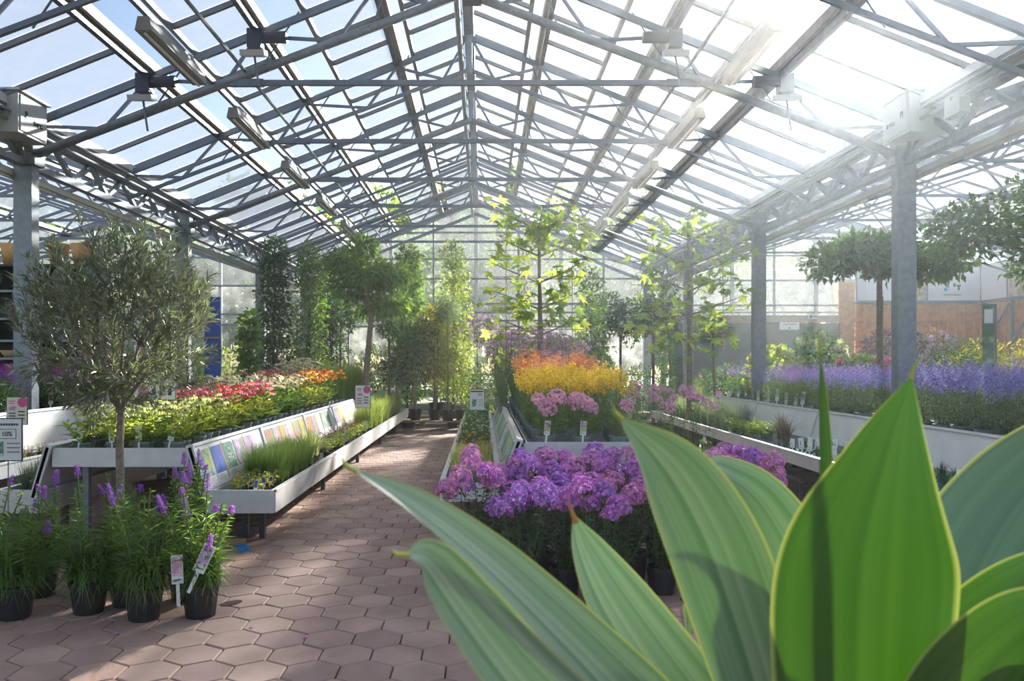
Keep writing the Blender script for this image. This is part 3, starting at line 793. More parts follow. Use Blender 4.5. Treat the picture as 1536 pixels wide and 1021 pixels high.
# blue display board
t = thing('display_board', 'blue upright display board behind the coneflowers', 'display board', (-4.47, 12.9, 0))
g = G(); g.box((0, 0, 1.75), (.26, .06, 1.75)); g.build('board', M['bluep'], t)
g = G(); g.box((0, -.035, 1.95), (.30, .02, .035)); g.build('shelf_lip', M['oldwood'], t)
for x in (-.1, .1):
    g = G(); g.box((x, 0, .44), (.04, .05, .88)); g.build('leg', M['bluep'], t)
t = thing('display_board', 'dark navy upright board glimpsed through the olive crown', 'display board', (-4.35, 10.6, 0))
g = G(); g.box((0, 0, 1.75), (.2, .06, .9)); g.build('board', M['motor'], t)
g = G(); g.box((0, 0, .65), (.05, .05, 1.3)); g.build('leg', M['bluep'], t)

# ------------------------------------------------------------------ shrub bay: timber wall, billboards, dark doorway
root = struct('wall_right_partition', 'timber partition with billboards closing the shrub bay')
for i in range(16):
    g = G(); g.box((10.55 + .235 * i, YG - .12, 1.6), (.225, .03, 3.2)); g.build('plank', M['wood'], root)
g = G(); g.box((10.18, YG - .16, 1.9), (.40, .12, 3.8)); g.build('timber_post', M['wood'], root)
g = G(); g.box((12.3, YG - .16, 3.22), (4.0, .06, .08)); g.build('steel_rail', M['steel'], root)
for z in (2.2, 2.75):
    g = G(); g.box((12.3, YG - .16, z), (3.9, .05, .10)); g.build('batten', M['wood'], root)
for i in range(30):
    g = G(); g.box((14.05, YG - .3 - .235 * i, 1.6), (.03, .225, 3.2)); g.build('plank', M['wood'], root)
for i in range(6):
    g = G(); g.beam((13.98, YG - .3 - 1.1 * i, 0), (13.98, YG - .3 - 1.1 * i, 4.15), .08, .08); g.build('wall_post', M['steel'], root)
    g = G(); g.beam((13.97, YG - .3 - 1.1 * i, 2.1), (13.97, YG - 1.3 - 1.1 * i, 3.1), .05, .05); g.build('brace', M['steel'], root)
g = G(); g.beam((13.98, YG - .2, 3.22), (13.98, YG - 7, 3.22), .06, .08); g.build('steel_rail', M['steel'], root)
bill_w = solid('billboard white', (.70, .72, .76), .6, 0, (.66, .68, .72), 2)
wheat = pic('print wheat', (.30, .24, .17), (.60, .52, .42), (.45, .38, .30), 9)
def billboard(label, kind, a, b, zz=(3.27, 4.2), grp=None):
    # a, b: (x, y) ends
    t = thing('billboard', label, 'billboard', (a[0], a[1], zz[0]), math.atan2(b[1] - a[1], b[0] - a[0]), grp)
    L = math.hypot(b[0] - a[0], b[1] - a[1]); H = zz[1] - zz[0]
    g = G(); g.box((L / 2, 0, H / 2), (L - .03, .03, H)); g.build('sheet', wheat if kind == 'wheat' else bill_w, t)
    g = G(); g.box((L / 2, 0, -.015), (L, .05, .03)); g.box((0, 0, H / 2), (.035, .05, H)); g.build('frame', M['steel'], t)
    if kind == 'logo':
        g = G()
        for (x, z, w, h) in ((.34, .70, .10, .10), (.42, .60, .12, .13), (.33, .50, .08, .10), (.40, .40, .10, .12), (.36, .30, .09, .08)): g.box((L * .1 + x, -.02, z * H / .9), (w, .006, h))
        g.build('blue_mark', M['bluecap'], t)
        g = G()
        for (x, z, w, h) in ((.62, .70, .10, .05), (.74, .68, .06, .08), (.60, .42, .06, .10), (.72, .40, .12, .05), (.72, .33, .05, .10)): g.box((L * .1 + x, -.02, z * H / .9), (w, .006, h))
        g.build('green_mark', M['greenframe'], t)
        g = G(); g.box((L * .1 + .55, -.02, .16), (.5, .006, .03)); g.build('caption', M['lamp'], t)
yb = YG - .22
billboard('plain white billboard above the timber wall beside the timber post', 'w', (10.42, yb), (11.6, yb))
billboard('brown wheat print on the billboard wall behind the flat-topped tree', 'wheat', (11.6, yb), (12.4, yb))
billboard('white billboard with blue and green block emblem', 'logo', (12.4, yb), (13.95, yb))
yy = YG - .25; xr = 13.9
billboard('plain white billboard turning the corner of the timber wall', 'w', (xr, yy), (xr, yy - 1.1))
billboard('wheat ear print between two white billboards on the side wall', 'wheat', (xr, yy - 1.1), (xr, yy - 2.1))
billboard('plain white billboard next to the wheat ear print on the side wall', 'w', (xr, yy - 2.1), (xr, yy - 3.2))
billboard('white billboard with a blue mark at the end of the side wall', 'logo', (xr, yy - 3.2), (xr, yy - 4.8))
root = struct('door_1', 'dark netted doorway under a timber beam')
net = solid('dark green netting', (.012, .03, .035), .8, 0, (.02, .045, .05), 3)
g = G(); g.box((7.6, YG - .1, 1.32), (4.75, .03, 2.64)); g.build('netting', net, root)
g = G(); g.box((7.5, YG - .15, 2.76), (5.0, .12, .2)); g.build('lintel', solid('dusky timber', (.36, .25, .19), .7), root)
# wooden trellis panels leaning at the wall
for (x, y) in ((11.6, 20.9), (12.6, 20.7), (13.2, 20.4)):
    t = thing('garden_trellis', 'brown wooden trellis standing before the timber wall', 'trellis', (x, y, 0), 0, 'trellises at the timber wall')
    for i in range(5):
        g = G(); g.box((-.4 + .2 * i, 0, 1.15), (.035, .02, 2.3)); g.build('slat', M['oldwood'], t)
    for i in range(6):
        g = G(); g.box((0, .02, .2 + .4 * i), (.84, .02, .035)); g.build('slat', M['oldwood'], t)


# ------------------------------------------------------------------ price cards and signs
def text(s, size, parent, loc, rot, m, align='LEFT'):
    cu = bpy.data.curves.new('lettering', 'FONT'); cu.body = s; cu.size = size; cu.align_x = align; cu.extrude = .0008
    cu.materials.append(m)
    tmp = bpy.data.objects.new('lettering_curve', cu); col.objects.link(tmp)
    me = bpy.data.meshes.new_from_object(tmp.evaluated_get(bpy.context.evaluated_depsgraph_get()))
    bpy.data.objects.remove(tmp)
    return link('lettering', me, parent, loc, rot)


def price_card(label, x, y, z, w, h, stakez, frame, rz=0.0, style='round', grp=None, tilt=0.0):
    t = thing('price_card', label, 'sign', (x, y, stakez), rz, grp)
    zc = z - stakez
    g = G(); g.tube([(0, .012, 0), (0, .012, zc + h * .3)], .005, 6); g.build('stake', M['galv'], t)
    R = (tilt, 0, 0)
    def pt(nm, a, b, m):
        g = G(); g.span(a, b); o = g.build(nm, m, t, loc=(0, 0, zc), rot=R); return o
    pt('frame', (-w / 2, 0, -h / 2), (w / 2, .008, h / 2), M[frame])
    pt('card', (-w / 2 + .008, -.003, -h / 2 + .008), (w / 2 - .008, 0, h / 2 - .008), M['cream'] if style == 'cream' else M['paper'])
    e = -.0042
    def blk(nm, items, m):
        g = G()
        for (x0, z0, x1, z1) in items: g.span((-w / 2 + x0 * w, e - .001, -h / 2 + z0 * h), (-w / 2 + x1 * w, e, -h / 2 + z1 * h))
        g.build(nm, m, t, loc=(0, 0, zc), rot=R)
    if style in ('round', 'cream'):
        g = G(); g.disc((w * .27, e - .001, h * .30), w * .24, 18, (0, -1, 0)); g.build('pink_spot', M['pinkink'], t, loc=(0, 0, zc), rot=R)
        blk('print', [(.12, .82, .44, .85), (.12, .74, .40, .765)], M['ink'] if style == 'round' else M['pinkink'])
        blk('photo', [(.14, .52, .48, .66)], PICS[4])
        blk('text_block', [(.12, .40 - .1 * k, .44, .43 - .1 * k) for k in range(3)] + [(.56, .45 - .12 * k, .86, .49 - .12 * k) for k in range(3)], M['ink'])
    elif style == 'list':
        blk('print', [(.10, .86, .92, .92)], M['ink'])
        blk('photo', [(.18, .18, .48, .52)], PICS[2])
        blk('photo', [(.55, .68, .82, .80)], PICS[4])
        blk('text_block', [(.60, .50 - .09 * k, .90, .52 - .09 * k) for k in range(4)], M['lamp'])
    elif style == 'percent':
        blk('print', [(.12 + .085 * k, .83, .12 + .085 * k + .062, .875) for k in range(9)], M['ink'])
        blk('photo', [(.06, .12, .38, .46)], PICS[2])
        blk('text_block', [(.50, .40 - .1 * k, .92, .43 - .1 * k) for k in range(3)], M['lamp'])
        blk('border', [(.22, .52, .80, .53), (.22, .74, .80, .75), (.22, .52, .235, .75), (.785, .52, .80, .75)], M['ink'])
        o = text('10%', h * .15, t, (0, e - .002, zc + h * .085), (PI / 2 + tilt, 0, 0), M['ink'], 'CENTER')
    elif style == 'plants':
        blk('print', [(.15, .78, .85, .81), (.2, .70, .7, .72)], M['lamp'])
        for i in range(3):
            g = G(); xx = -w / 2 + w * (.2 + .29 * i)
            for q in range(5): g.disc((xx + (q - 2) * w * .022, e - .001 - q * .0002, -h * .14 + (.10 - .05 * abs(q - 2)) * h), w * .035, 8, (0, -1, 0))
            g.span((xx - w * .06, e - .001, -h * .30), (xx + w * .06, e, -h * .16)); g.build('plant_print', M['ink'], t, loc=(0, 0, zc), rot=R)
    return t


price_card('white price card with magenta spot in a green frame by the grasses', -1.93, 12.5, 1.0, .25, .37, .39, 'greenframe', 0, 'round')
price_card('white price list card standing in the yellowish grass tray', -.09, 11.0, 1.02, .22, .30, .39, 'greenframe', 0, 'list')
price_card('white card with three dark plant prints among the olive twigs', -3.02, 7.35, 1.31, .27, .24, .76, 'greenframe', -.08, 'plants', tilt=-.12)
price_card('black-framed card reading 10% beside the salvia tray', -3.75, 6.15, .94, .24, .34, .0, 'motor', 0, 'percent')
price_card('cream price card with magenta spot before the white boards', -4.42, 7.4, 1.09, .20, .27, .552, 'greenframe', 0.05, 'cream')
t = thing('banner_sign', 'tall narrow printed banner on a pole among the lavender', 'banner', (5.82, 9.0, .80))
g = G(); g.box((0, 0, .9), (.13, .01, 1.0)); g.build('banner_sheet', pic('print banner', (.18, .25, .14), (.45, .50, .35), (.12, .18, .11), 9), t)
g = G(); g.box((0, -.007, .52), (.13, .006, .14)); g.build('dark_band', M['ink'], t)
g = G(); g.box((0, -.007, 1.28), (.10, .006, .16)); g.box((0, -.007, .35), (.13, .006, .22)); g.build('white_field', M['paper'], t)
g = G(); g.box((0.01, 0, 1.41), (.17, .03, .02)); g.build('top_bar', M['galv'], t)
g = G(); g.tube([(.10, .02, 0), (.10, .02, 1.41)], .014, 6); g.build('pole', M['galv'], t)
t = thing('hanging_sign', 'white hanging sign with grey lettering before the dark doorway', 'sign', (8.55, YG - .225, 2.56))
g = G(); g.box((0, 0, 0), (.56, .02, .21)); g.build('board', M['paper'], t)
g = G()
for k in range(9): g.box((-.16 + .04 * k, -.013, .045), (.03, .004, .035))
g.build('faded_print', M['lamp'], t)
g = G(); g.disc((0, -.013, -.05), .025, 8, (0, -1, 0)); g.build('arrow', M['ink'], t)
g = G(); g.tube([(-.2, 0, .1), (-.2, 0, .28)], .006, 5); g.tube([(.2, 0, .1), (.2, 0, .28)], .006, 5); g.build('hanger', M['galv'], t)
t = thing('exit_sign', 'small green and white exit sign on the lintel', 'sign', (9.2, YG - .24, 2.82))
g = G(); g.box((0, 0, 0), (.26, .03, .13)); g.build('board', M['paper'], t)
g = G(); g.box((-.06, -.018, 0), (.06, .006, .08)); g.box((.04, -.018, 0), (.10, .006, .03)); g.add([(.08, -.021, .045), (.08, -.021, -.045), (.12, -.021, 0)], [(0, 1, 2)]); g.build('pictogram', M['greenframe'], t)
# ------------------------------------------------------------------ plant library
LM = {
    'mid': leafmat('leaf mid green', (.085, .17, .035), (.26, .42, .05)),
    'lime': leafmat('leaf lime', (.20, .30, .05), (.50, .60, .07)),
    'dark': leafmat('leaf dark', (.035, .085, .03), (.10, .20, .04)),
    'olive': leafmat('leaf olive', (.125, .155, .095), (.22, .27, .09), .30, .16, .32),
    'yellow': leafmat('leaf yellow green', (.33, .34, .05), (.62, .58, .06)),
    'grey': leafmat('leaf grey green', (.16, .22, .15), (.30, .38, .15)),
    'bronze': leafmat('leaf bronze', (.10, .06, .05), (.20, .12, .08)),
    'gloss': leafmat('leaf glossy', (.06, .13, .035), (.20, .33, .05), .35, .12, .25),
    'grass': leafmat('grass blade', (.18, .28, .06), (.42, .52, .08)),
    'straw': leafmat('straw blade', (.36, .34, .12), (.60, .55, .15)),
    'purpleleaf': leafmat('leaf purple', (.09, .03, .06), (.22, .06, .12)),
    'varieg': leafmat('leaf cream striped', (.42, .46, .20), (.65, .68, .25)),
    'stem': leafmat('stem green', (.12, .18, .05), (.2, .3, .05), .2),
}
FM = {
    'purple': leafmat('petal purple', (.56, .20, .62), (.76, .32, .80), .40, .02, .5, .03, .35),
    'violet': leafmat('petal violet', (.44, .22, .64), (.60, .34, .80), .40, .02, .5, .03, .35),
    'mauve': leafmat('petal mauve', (.70, .28, .62), (.86, .40, .74), .40, .02, .5, .03, .35),
    'pink': leafmat('petal pink', (.86, .46, .62), (.95, .56, .70), .40, .02, .5, .02, .25),
    'crimson': leafmat('petal crimson', (.58, .07, .14), (.85, .14, .22), .45, .02, .5, .03, .3),
    'rosepink': leafmat('petal rose', (.66, .20, .32), (.85, .30, .42), .45, .02, .5, .03, .3),
    'white': leafmat('petal cream', (.78, .74, .52), (.85, .80, .50), .40, .02, .5, .02, .2),
    'pale': leafmat('petal pale yellow', (.62, .66, .28), (.78, .80, .32), .40, .02, .5, .02, .2),
    'yellow': leafmat('petal yellow', (.80, .56, .04), (.95, .70, .06), .40, .02, .5, .02, .2),
    'orange': leafmat('petal orange', (.75, .26, .05), (.92, .36, .08), .40, .02, .5, .03, .25),
    'coral': leafmat('petal coral', (.78, .36, .20), (.92, .48, .26), .40, .02, .5, .03, .25),
    'red': leafmat('petal red', (.50, .05, .03), (.75, .10, .05), .40, .02, .5, .02, .3),
    'lav': leafmat('petal lavender', (.32, .29, .62), (.46, .42, .76), .40, .02, .5, .03, .35),
    'blue': leafmat('petal blue violet', (.24, .20, .52), (.36, .32, .68), .40, .02, .5, .03, .35),
    'dusky': leafmat('petal dusky', (.46, .32, .44), (.62, .45, .58), .40, .02, .5, .03, .3),
    'cone': leafmat('flower cone', (.20, .09, .02), (.25, .12, .03), .1),
    'liatris': leafmat('petal liatris violet', (.34, .15, .52), (.50, .26, .70), .35, .02, .5, .03, .3),
    'deepviolet': leafmat('petal deep violet', (.17, .06, .30), (.30, .12, .46), .4, .02, .5, .03, .35),
}


def unit(n):
    v = rng.normal(size=(n, 3)); return v / np.linalg.norm(v, axis=1, keepdims=True)


def blades(g, n, h, spread, w, base_r=.04, bend=.6, z0=0.0, mi=0, hvar=.35, lv=4, c=(0, 0)):
    a = rng.uniform(0, 2 * PI, n); br = base_r * np.sqrt(rng.uniform(0, 1, n))
    b = rng.uniform(0, 2 * PI, n)
    H = h * rng.uniform(1 - hvar, 1, n); S = spread * rng.uniform(.1, 1, n); Wd = w * rng.uniform(.7, 1.2, n)
    rad = np.stack([np.cos(a), np.sin(a)], 1); side = np.stack([-np.sin(a), np.cos(a)], 1)
    P = np.stack([np.cos(b) * br, np.sin(b) * br], 1) + rad * br[:, None] * .3 + np.array(c)
    V = np.zeros((n, 2 * lv, 3))
    for i in range(lv):
        t = i / (lv - 1)
        out = S * t ** (1.2 + bend); z = H * (t - bend * .45 * t ** 3 * (S / (spread + 1e-6)))
        ww = Wd * (1 - t) ** .6 * .5 + .0004
        cxy = P + rad * out[:, None]
        for k, sg in ((0, -1), (1, 1)):
            V[:, 2 * i + k, :2] = cxy + side * (sg * ww)[:, None]
            V[:, 2 * i + k, 2] = np.maximum(z0 + z, .006)
    F = np.array([[2 * i, 2 * i + 1, 2 * i + 3, 2 * i + 2] for i in range(lv - 1)])
    b0 = g.n; V = V.reshape(-1, 3)
    g.v.extend(map(tuple, V.tolist())); g.n += len(V)
    FF = (np.arange(n)[:, None, None] * 2 * lv + F).reshape(-1, 4) + b0
    g.f.extend(map(tuple, FF.tolist())); g.m.extend([mi] * len(FF))
    return g


def stemmy(g, nst, h, spread, per, L, Wd, z0=0.0, up=.5, stem_r=.0025, lo=.1, hvar=.3, base_r=.03, mi_leaf=0, mi_stem=1, taper=True, fold=.2, droop=.25):
    """leafy stems; returns tip points"""
    tips = []
    for k in range(nst):
        a = 2 * PI * (k + rn(-.3, .3)) / nst; rr = spread * math.sqrt(rn(.03, 1)); hh = h * rn(1 - hvar, 1)
        b = np.array([math.cos(a) * base_r * rn(.2, 1), math.sin(a) * base_r * rn(.2, 1), z0])
        t = np.array([math.cos(a) * rr, math.sin(a) * rr, z0 + hh])
        m = (b + t) / 2 + np.array([math.cos(a), math.sin(a), 0]) * spread * .08
        g.tube([b, m, t], [stem_r * 1.2, stem_r, stem_r * .6], 3, mi_stem, False)
        ts = rng.uniform(lo, 1, per); ps = (1 - ts)[:, None] ** 2 * b + (2 * ts * (1 - ts))[:, None] * m + (ts ** 2)[:, None] * t
        an = rng.uniform(0, 2 * PI, per)
        d = np.stack([np.cos(an), np.sin(an), up + rng.normal(size=per) * .3], 1)
        sc = (1.15 - .6 * ts) if taper else np.ones(per)
        g.leaves(ps, d, L * sc * rng.uniform(.7, 1.2, per), Wd * sc * rng.uniform(.8, 1.15, per), None, fold, droop, mi_leaf)
        tips.append((t, (t - m) / np.linalg.norm(t - m)))
    return tips


def pot_mesh(r, h, m, soil=True, square=False):
    g = G(); g.lathe([(.002, .0), (r * .76, 0), (r * .96, h * .86), (r * 1.04, h * .87), (r * 1.04, h), (r * .95, h), (r * .93, h * .84), (.002, h * .84)], 12)
    me = None
    G2 = G(); G2.v = g.v; G2.f = g.f; G2.n = g.n
    G2.m = [1 if i >= 12 * 6 else 0 for i in range(len(g.f))]
    return G2.mesh('pot', [M[m], M['soil']])


POTS = {k: pot_mesh(*a) for k, a in {'grey': (.085, .14, 'greypot'), 'black': (.085, .14, 'black'), 'small': (.05, .085, 'black'), 'smallgrey': (.055, .09, 'greypot'), 'big': (.115, .20, 'black'), 'tub': (.20, .32, 'black'), 'teal': (.05, .07, 'teal'), 'large': (.15, .24, 'black')}.items()}
POTH = {'grey': .12, 'black': .12, 'small': .07, 'smallgrey': .075, 'big': .17, 'tub': .27, 'teal': .058, 'large': .20}


def label_mesh(w, h, k, tilt=.25):
    g = G(); g.box((0, 0, h / 2), (w, .002, h)); g.box((0, -.002, h * .60), (w * .84, .002, h * .66), None, 1); g.box((0, -.002, h * .14), (w * .7, .002, h * .04), None, 2)
    g.box((0, 0, -.05), (w * .3, .002, .10))
    return g.mesh('plant_label', [M['paper'], k, M['lamp']])


LABELS = {'sun': label_mesh(.05, .12, pic('print sunflower', (.75, .70, .40), (.12, .08, .02), (.80, .76, .45), 14)), 'pinkpic': label_mesh(.055, .13, PICS[6]), 'violetpic': label_mesh(.055, .13, PICS[3]),
          'blue': label_mesh(.03, .085, M['bluep']), 'yellow': label_mesh(.035, .08, PICS[7]), 'white': label_mesh(.05, .11, M['paper']), 'redpic': label_mesh(.05, .12, PICS[5]), 'orange': label_mesh(.03, .08, PICS[8]), 'dim': label_mesh(.045, .16, M['cabinet'])}


def place(name, parts, label, cat, loc, group=None, rot=None, scale=1.0, pot='grey', tagk=None, heads=None, tagrot=None):
    t = thing(name, label, cat, loc, rn(0, 2 * PI) if rot is None else rot, group, scale, 'thing')
    if pot: link('pot', POTS[pot], t)
    for nm, me in parts:
        o = link(nm, me, t)
        if nm in ('flower_heads', 'flower_spikes', 'flowers'): o['kind'] = 'stuff'
    if heads:
        for (nm, me, p, r, s) in heads: link(nm, me, t, p, r, s)
    if tagk:
        rz = t.rotation_euler.z; a = -rz + (tagrot or 0)
        rr = {'grey': .085, 'black': .085, 'small': .05, 'smallgrey': .055, 'big': .115, 'teal': .05}.get(pot, .085)
        link('plant_label', LABELS[tagk], t, (math.sin(a) * rr, -math.cos(a) * rr, POTH.get(pot, .1) + .03), (-.22, rn(-.15, .15), a))
    return t


def qrot(d, spin=0.0):
    return Vector(d).to_track_quat('Z', 'Y').to_euler()


# --- flower heads
def cone_head(c, r=.036, n=12, droop=.35):
    g = G(); a = np.arange(n) * 2 * PI / n
    d = np.stack([np.cos(a), np.sin(a), -droop * np.ones(n)], 1)
    g.leaves(d * np.array([.008, .008, 0]), d, r, r * .55, (0, 0, 1), .05, .25, 0, .6)
    g.lathe([(.0005, .016), (.009, .013), (.013, .004), (.012, -.003), (.0005, -.004)], 8, (0, 0, 0), 1)
    return g.mesh('flower_head', [FM[c], FM['cone']])


def star(g, c, nrm, r, mi=0, n=5):
    nv = Vector(nrm).normalized(); a = nv.orthogonal().normalized(); b = nv.cross(a); c = Vector(c); o = rn(0, 6)
    P = [c + nv * .002]
    for k in range(2 * n):
        rr = r if k % 2 == 0 else r * .62; th = o + PI * k / n
        P.append(c + a * (rr * math.cos(th)) + b * (rr * math.sin(th)) - nv * (.002 if k % 2 else 0))
    g.add(P, [(0, 1 + k, 1 + (k + 1) % (2 * n)) for k in range(2 * n)], mi)


def phlox_head(c, c2, r=.075, n=60, fr=.0185):
    g = G(); k = 0
    for v in unit(n * 2):
        if v[2] < -.25: continue
        p = v * r * np.array([1, 1, 1.15]) * rn(.8, 1.05)
        star(g, p, v + np.array([0, 0, .25]), fr * rn(.8, 1.15), 0 if rn(0, 1) < .75 else 1); k += 1
        if k >= n: break
    # calyx stalks
    for v in unit(10):
        if v[2] > 0: g.tube([(0, 0, -r * .9), v * r * .7], .002, 3, 2, False)
    return g.mesh('flower_head', [FM[c], FM[c2], LM['stem']])


def spike(c, h, r, n, c2=None, L=.02, Wd=.008, top=.0, up=.5):
    g = G(); t = rng.uniform(0, 1, n); a = rng.uniform(0, 2 * PI, n)
    rad = r * (1 - .45 * t) * .6
    p = np.stack([np.cos(a) * rad * .5, np.sin(a) * rad * .5, t * h], 1)
    d = np.stack([np.cos(a), np.sin(a), up * np.ones(n) + .4 * rng.normal(size=n)], 1)
    g.leaves(p, d, L * (1.15 - .5 * t), Wd, None, .2, .1, 0, .6, True)
    g.tube([(0, 0, -.01), (0, 0, h * .97)], r * .22, 4, 1, False)
    return g.mesh('flower_spike', [FM[c], FM[c2] if c2 else LM['stem']])


def add_spikes(g, tips, c_mi, h, n, L, Wd, r=.01, up=.5, hv=.45):
    for (t, d) in tips:
        hh = h * rn(1 - hv, 1); tt = rng.uniform(0, 1, n); a = rng.uniform(0, 2 * PI, n)
        p = t + np.outer(tt * hh, d) + np.stack([np.cos(a), np.sin(a), 0 * a], 1) * r
        dd = np.stack([np.cos(a), np.sin(a), up + .3 * rng.normal(size=n)], 1)
        g.leaves(p, dd, L * (1.2 - .6 * tt), Wd, None, .2, .1, c_mi, .6, True)


# --- whole plant kinds: each a list of variants (part lists)
def kind_cone(hc, headr=.036, nst=7, h=.42, leaf='lime', z0=.12, separate=False, c2=None):
    out = []
    for v in range(3):
        g = G(); tips = stemmy(g, nst, h, .12, 3, .09, .026, z0, .5, .0025, .25, .28)
        stemmy(g, 10, h * .62, .16, 6, .15, .042, z0, .55, .002, .1, .35)
        fo = g.mesh('foliage', [LM[leaf], LM['stem']])
        heads = []
        hm = [cone_head(hc, headr)] + ([cone_head(c2, headr)] if c2 else [])
        for (t, d) in tips: heads.append((Vector(t), Euler((rn(-.35, .35), rn(-.35, .35), rn(0, 6))), rn(.85, 1.15), random.choice(hm)))
        if separate:
            out.append(([('foliage', fo)], [('flower_head', me, p, r, s) for (p, r, s, me) in heads]))
        else:
            G3 = G(); mats = []
            for (p, r, s, me) in heads:
                mm = Matrix.LocRotScale(p, r, (s, s, s)); b = G3.n
                for vv in me.vertices: G3.v.append(tuple(mm @ vv.co))
                G3.n += len(me.vertices)
                off = 0
                for po in me.polygons:
                    G3.f.append(tuple(b + i for i in po.vertices)); G3.m.append(po.material_index + (2 if (c2 and me is hm[-1]) else 0))
            mats = [FM[hc], FM['cone']] + ([FM[c2], FM['cone']] if c2 else [])
            out.append(([('foliage', fo), ('flower_heads', G3.mesh('flower_heads', mats))], None))
    return out


def kind_spiky(leaf, fc, nst, h, spread, per, L, Wd, sh, sn, sL, sW, z0=.12, bushy=None, fc2=None, sr=.008, up=.5):
    out = []
    for v in range(3):
        g = G(); tips = stemmy(g, nst, h, spread, per, L, Wd, z0, up)
        if bushy: stemmy(g, bushy[0], h * bushy[1], spread * 1.05, bushy[2], L * 1.2, Wd * 1.2, z0, .5)
        f = G()
        half = len(tips) // 2 if fc2 else len(tips)
        add_spikes(f, tips[:half], 0, sh, sn, sL, sW, sr)
        if fc2: add_spikes(f, tips[half:], 1, sh, sn, sL, sW, sr)
        out.append(([('foliage', g.mesh('foliage', [LM[leaf], LM['stem']])), ('flower_spikes', f.mesh('flower_spikes', [FM[fc]] + ([FM[fc2]] if fc2 else [])))], None))
    return out


def kind_grass(m, n, h, spread, w, z0, base_r=.045, bend=.6, extra=None, hvar=.35):
    out = []
    for v in range(3):
        g = G(); blades(g, n, h, spread, w, base_r, bend, z0, 0, hvar)
        mats = [LM[m]]
        if extra: blades(g, extra[1], h * extra[2], spread * .7, w * .8, base_r, bend * .6, z0, 1); mats.append(LM[extra[0]])
        out.append(([('foliage', g.mesh('foliage', mats))], None))
    return out


def kind_bush(leaf, nst, h, spread, per, L, Wd, z0, dots=None, up=.3):
    out = []
    for v in range(3):
        g = G(); tips = stemmy(g, nst, h, spread, per, L, Wd, z0, up, lo=.2)
        pl = [('foliage', g.mesh('foliage', [LM[leaf], LM['stem']]))]
        if dots:
            f = G()
            for (t, d) in tips:
                if rn(0, 1) < dots[2]:
                    q = unit(dots[3]); q[:, 2] = abs(q[:, 2])
                    for w in q: star(f, t + w * dots[1] * 1.6, w + np.array([0, 0, .4]), dots[1])
            if f.n: pl.append(('flowers', f.mesh('flowers', [FM[dots[0]]])))
        out.append((pl, None))
    return out


def scatter(kind, name, label, cat, group, x0, x1, y0, y1, z, dx, dy, pot, scale=(.9, 1.1), tag_p=0.0, tagk=None, jit=.02, skip=None, tagrot=0.0, tag_edge=None):
    nx = max(1, int(round((x1 - x0) / dx))); ny = max(1, int(round((y1 - y0) / dy)))
    for j in range(ny):
        for i in range(nx):
            x = x0 + (x1 - x0) * (i + .5) / nx + rn(-jit, jit); y = y0 + (y1 - y0) * (j + .5) / ny + rn(-jit, jit)
            if skip and skip(x, y): continue
            v = random.choice(kind)
            tk = tagk if (tagk and (rn(0, 1) < tag_p or (tag_edge == 'first' and j == 0) or (tag_edge == 'right' and i == nx - 1) or (tag_edge == 'left' and i == 0))) else None
            place(name, v[0], label, cat, (x, y, z), group, None, rn(*scale), pot, tk, v[1], tagrot)
# ------------------------------------------------------------------ coneflower bench (deck z .755)
DA = .757
K_pale = kind_cone('pale', .042, 5, .34, 'lime', separate=True)
K_pink = kind_cone('crimson', .044, 7, .42, 'lime', separate=True, c2='rosepink')
K_white = kind_cone('white', .042, 9, .46, 'mid')
K_red = kind_cone('red', .042, 8, .50, 'mid', c2='rosepink')
K_orange = kind_cone('yellow', .042, 8, .48, 'lime', c2='orange')
xa, xb = -3.42, -2.44
g1 = 'coneflowers on the picture-board bench'
scatter(K_pale, 'coneflower', 'green-leaved coneflower with pale yellow heads at the bench corner', 'potted plant', 'pale yellow coneflowers', xa, xb, 6.36, 7.0, DA, .24, .22, 'grey', tagk='sun', tag_edge='first')
scatter(K_pale, 'coneflower', 'bushy coneflower with few pale heads behind the labelled bench corner', 'potted plant', 'bushy pale coneflowers', xa, xb, 7.0, 7.7, DA, .24, .24, 'grey')
scatter(K_pink, 'coneflower', 'crimson pink coneflower amid lime leaves on the picture-board bench', 'potted plant', 'crimson coneflowers', xa, xb, 7.7, 9.2, DA, .24, .25, 'grey', (.95, 1.1), tagk='redpic', tag_p=.1)
scatter(K_white, 'coneflower', 'creamy white coneflower with brown cones on the picture-board bench', 'potted plant', 'creamy white coneflowers', xa, xb, 9.2, 10.9, DA, .24, .26, 'grey', (1.0, 1.15))
scatter(K_red, 'coneflower', 'dark red and rose coneflower past the white ones', 'potted plant', 'dark red coneflowers', xa, -2.9, 10.9, 12.4, DA, .25, .27, 'grey', (1.0, 1.15))
scatter(K_orange, 'coneflower', 'yellow and orange coneflower past the white ones', 'potted plant', 'yellow orange coneflowers', -2.9, xb, 10.9, 12.4, DA, .24, .27, 'grey', (1.0, 1.12))
K_hel = kind_bush('mid', 12, .50, .15, 12, .07, .014, .12, ('orange', .015, .95, 7))
scatter(K_hel, 'sneezeweed', 'dense orange sneezeweed between coneflowers and tall grass', 'potted plant', 'orange sneezeweeds', -3.0, xb, 12.4, 14.0, DA, .26, .27, 'grey', (1.0, 1.15))
K_gr = kind_grass('grass', 130, .75, .28, .010, .12, .06, .5)
scatter(K_gr, 'ornamental_grass', 'tall fresh green ornamental grass closing the coneflower bench', 'potted plant', 'tall grasses on the coneflower bench', -3.0, xb, 14.0, 17.2, DA, .27, .32, 'grey', (.85, 1.1))
K_yar = kind_cone('white', .05, 8, .62, 'grey')
scatter(K_yar, 'yarrow', 'tall pale yarrow behind the red coneflowers', 'potted plant', 'pale yarrows', xa, -3.0, 12.4, 14.6, DA, .25, .30, 'grey', (1.0, 1.2))
K_mix = kind_bush('mid', 14, .55, .17, 14, .09, .025, .12)
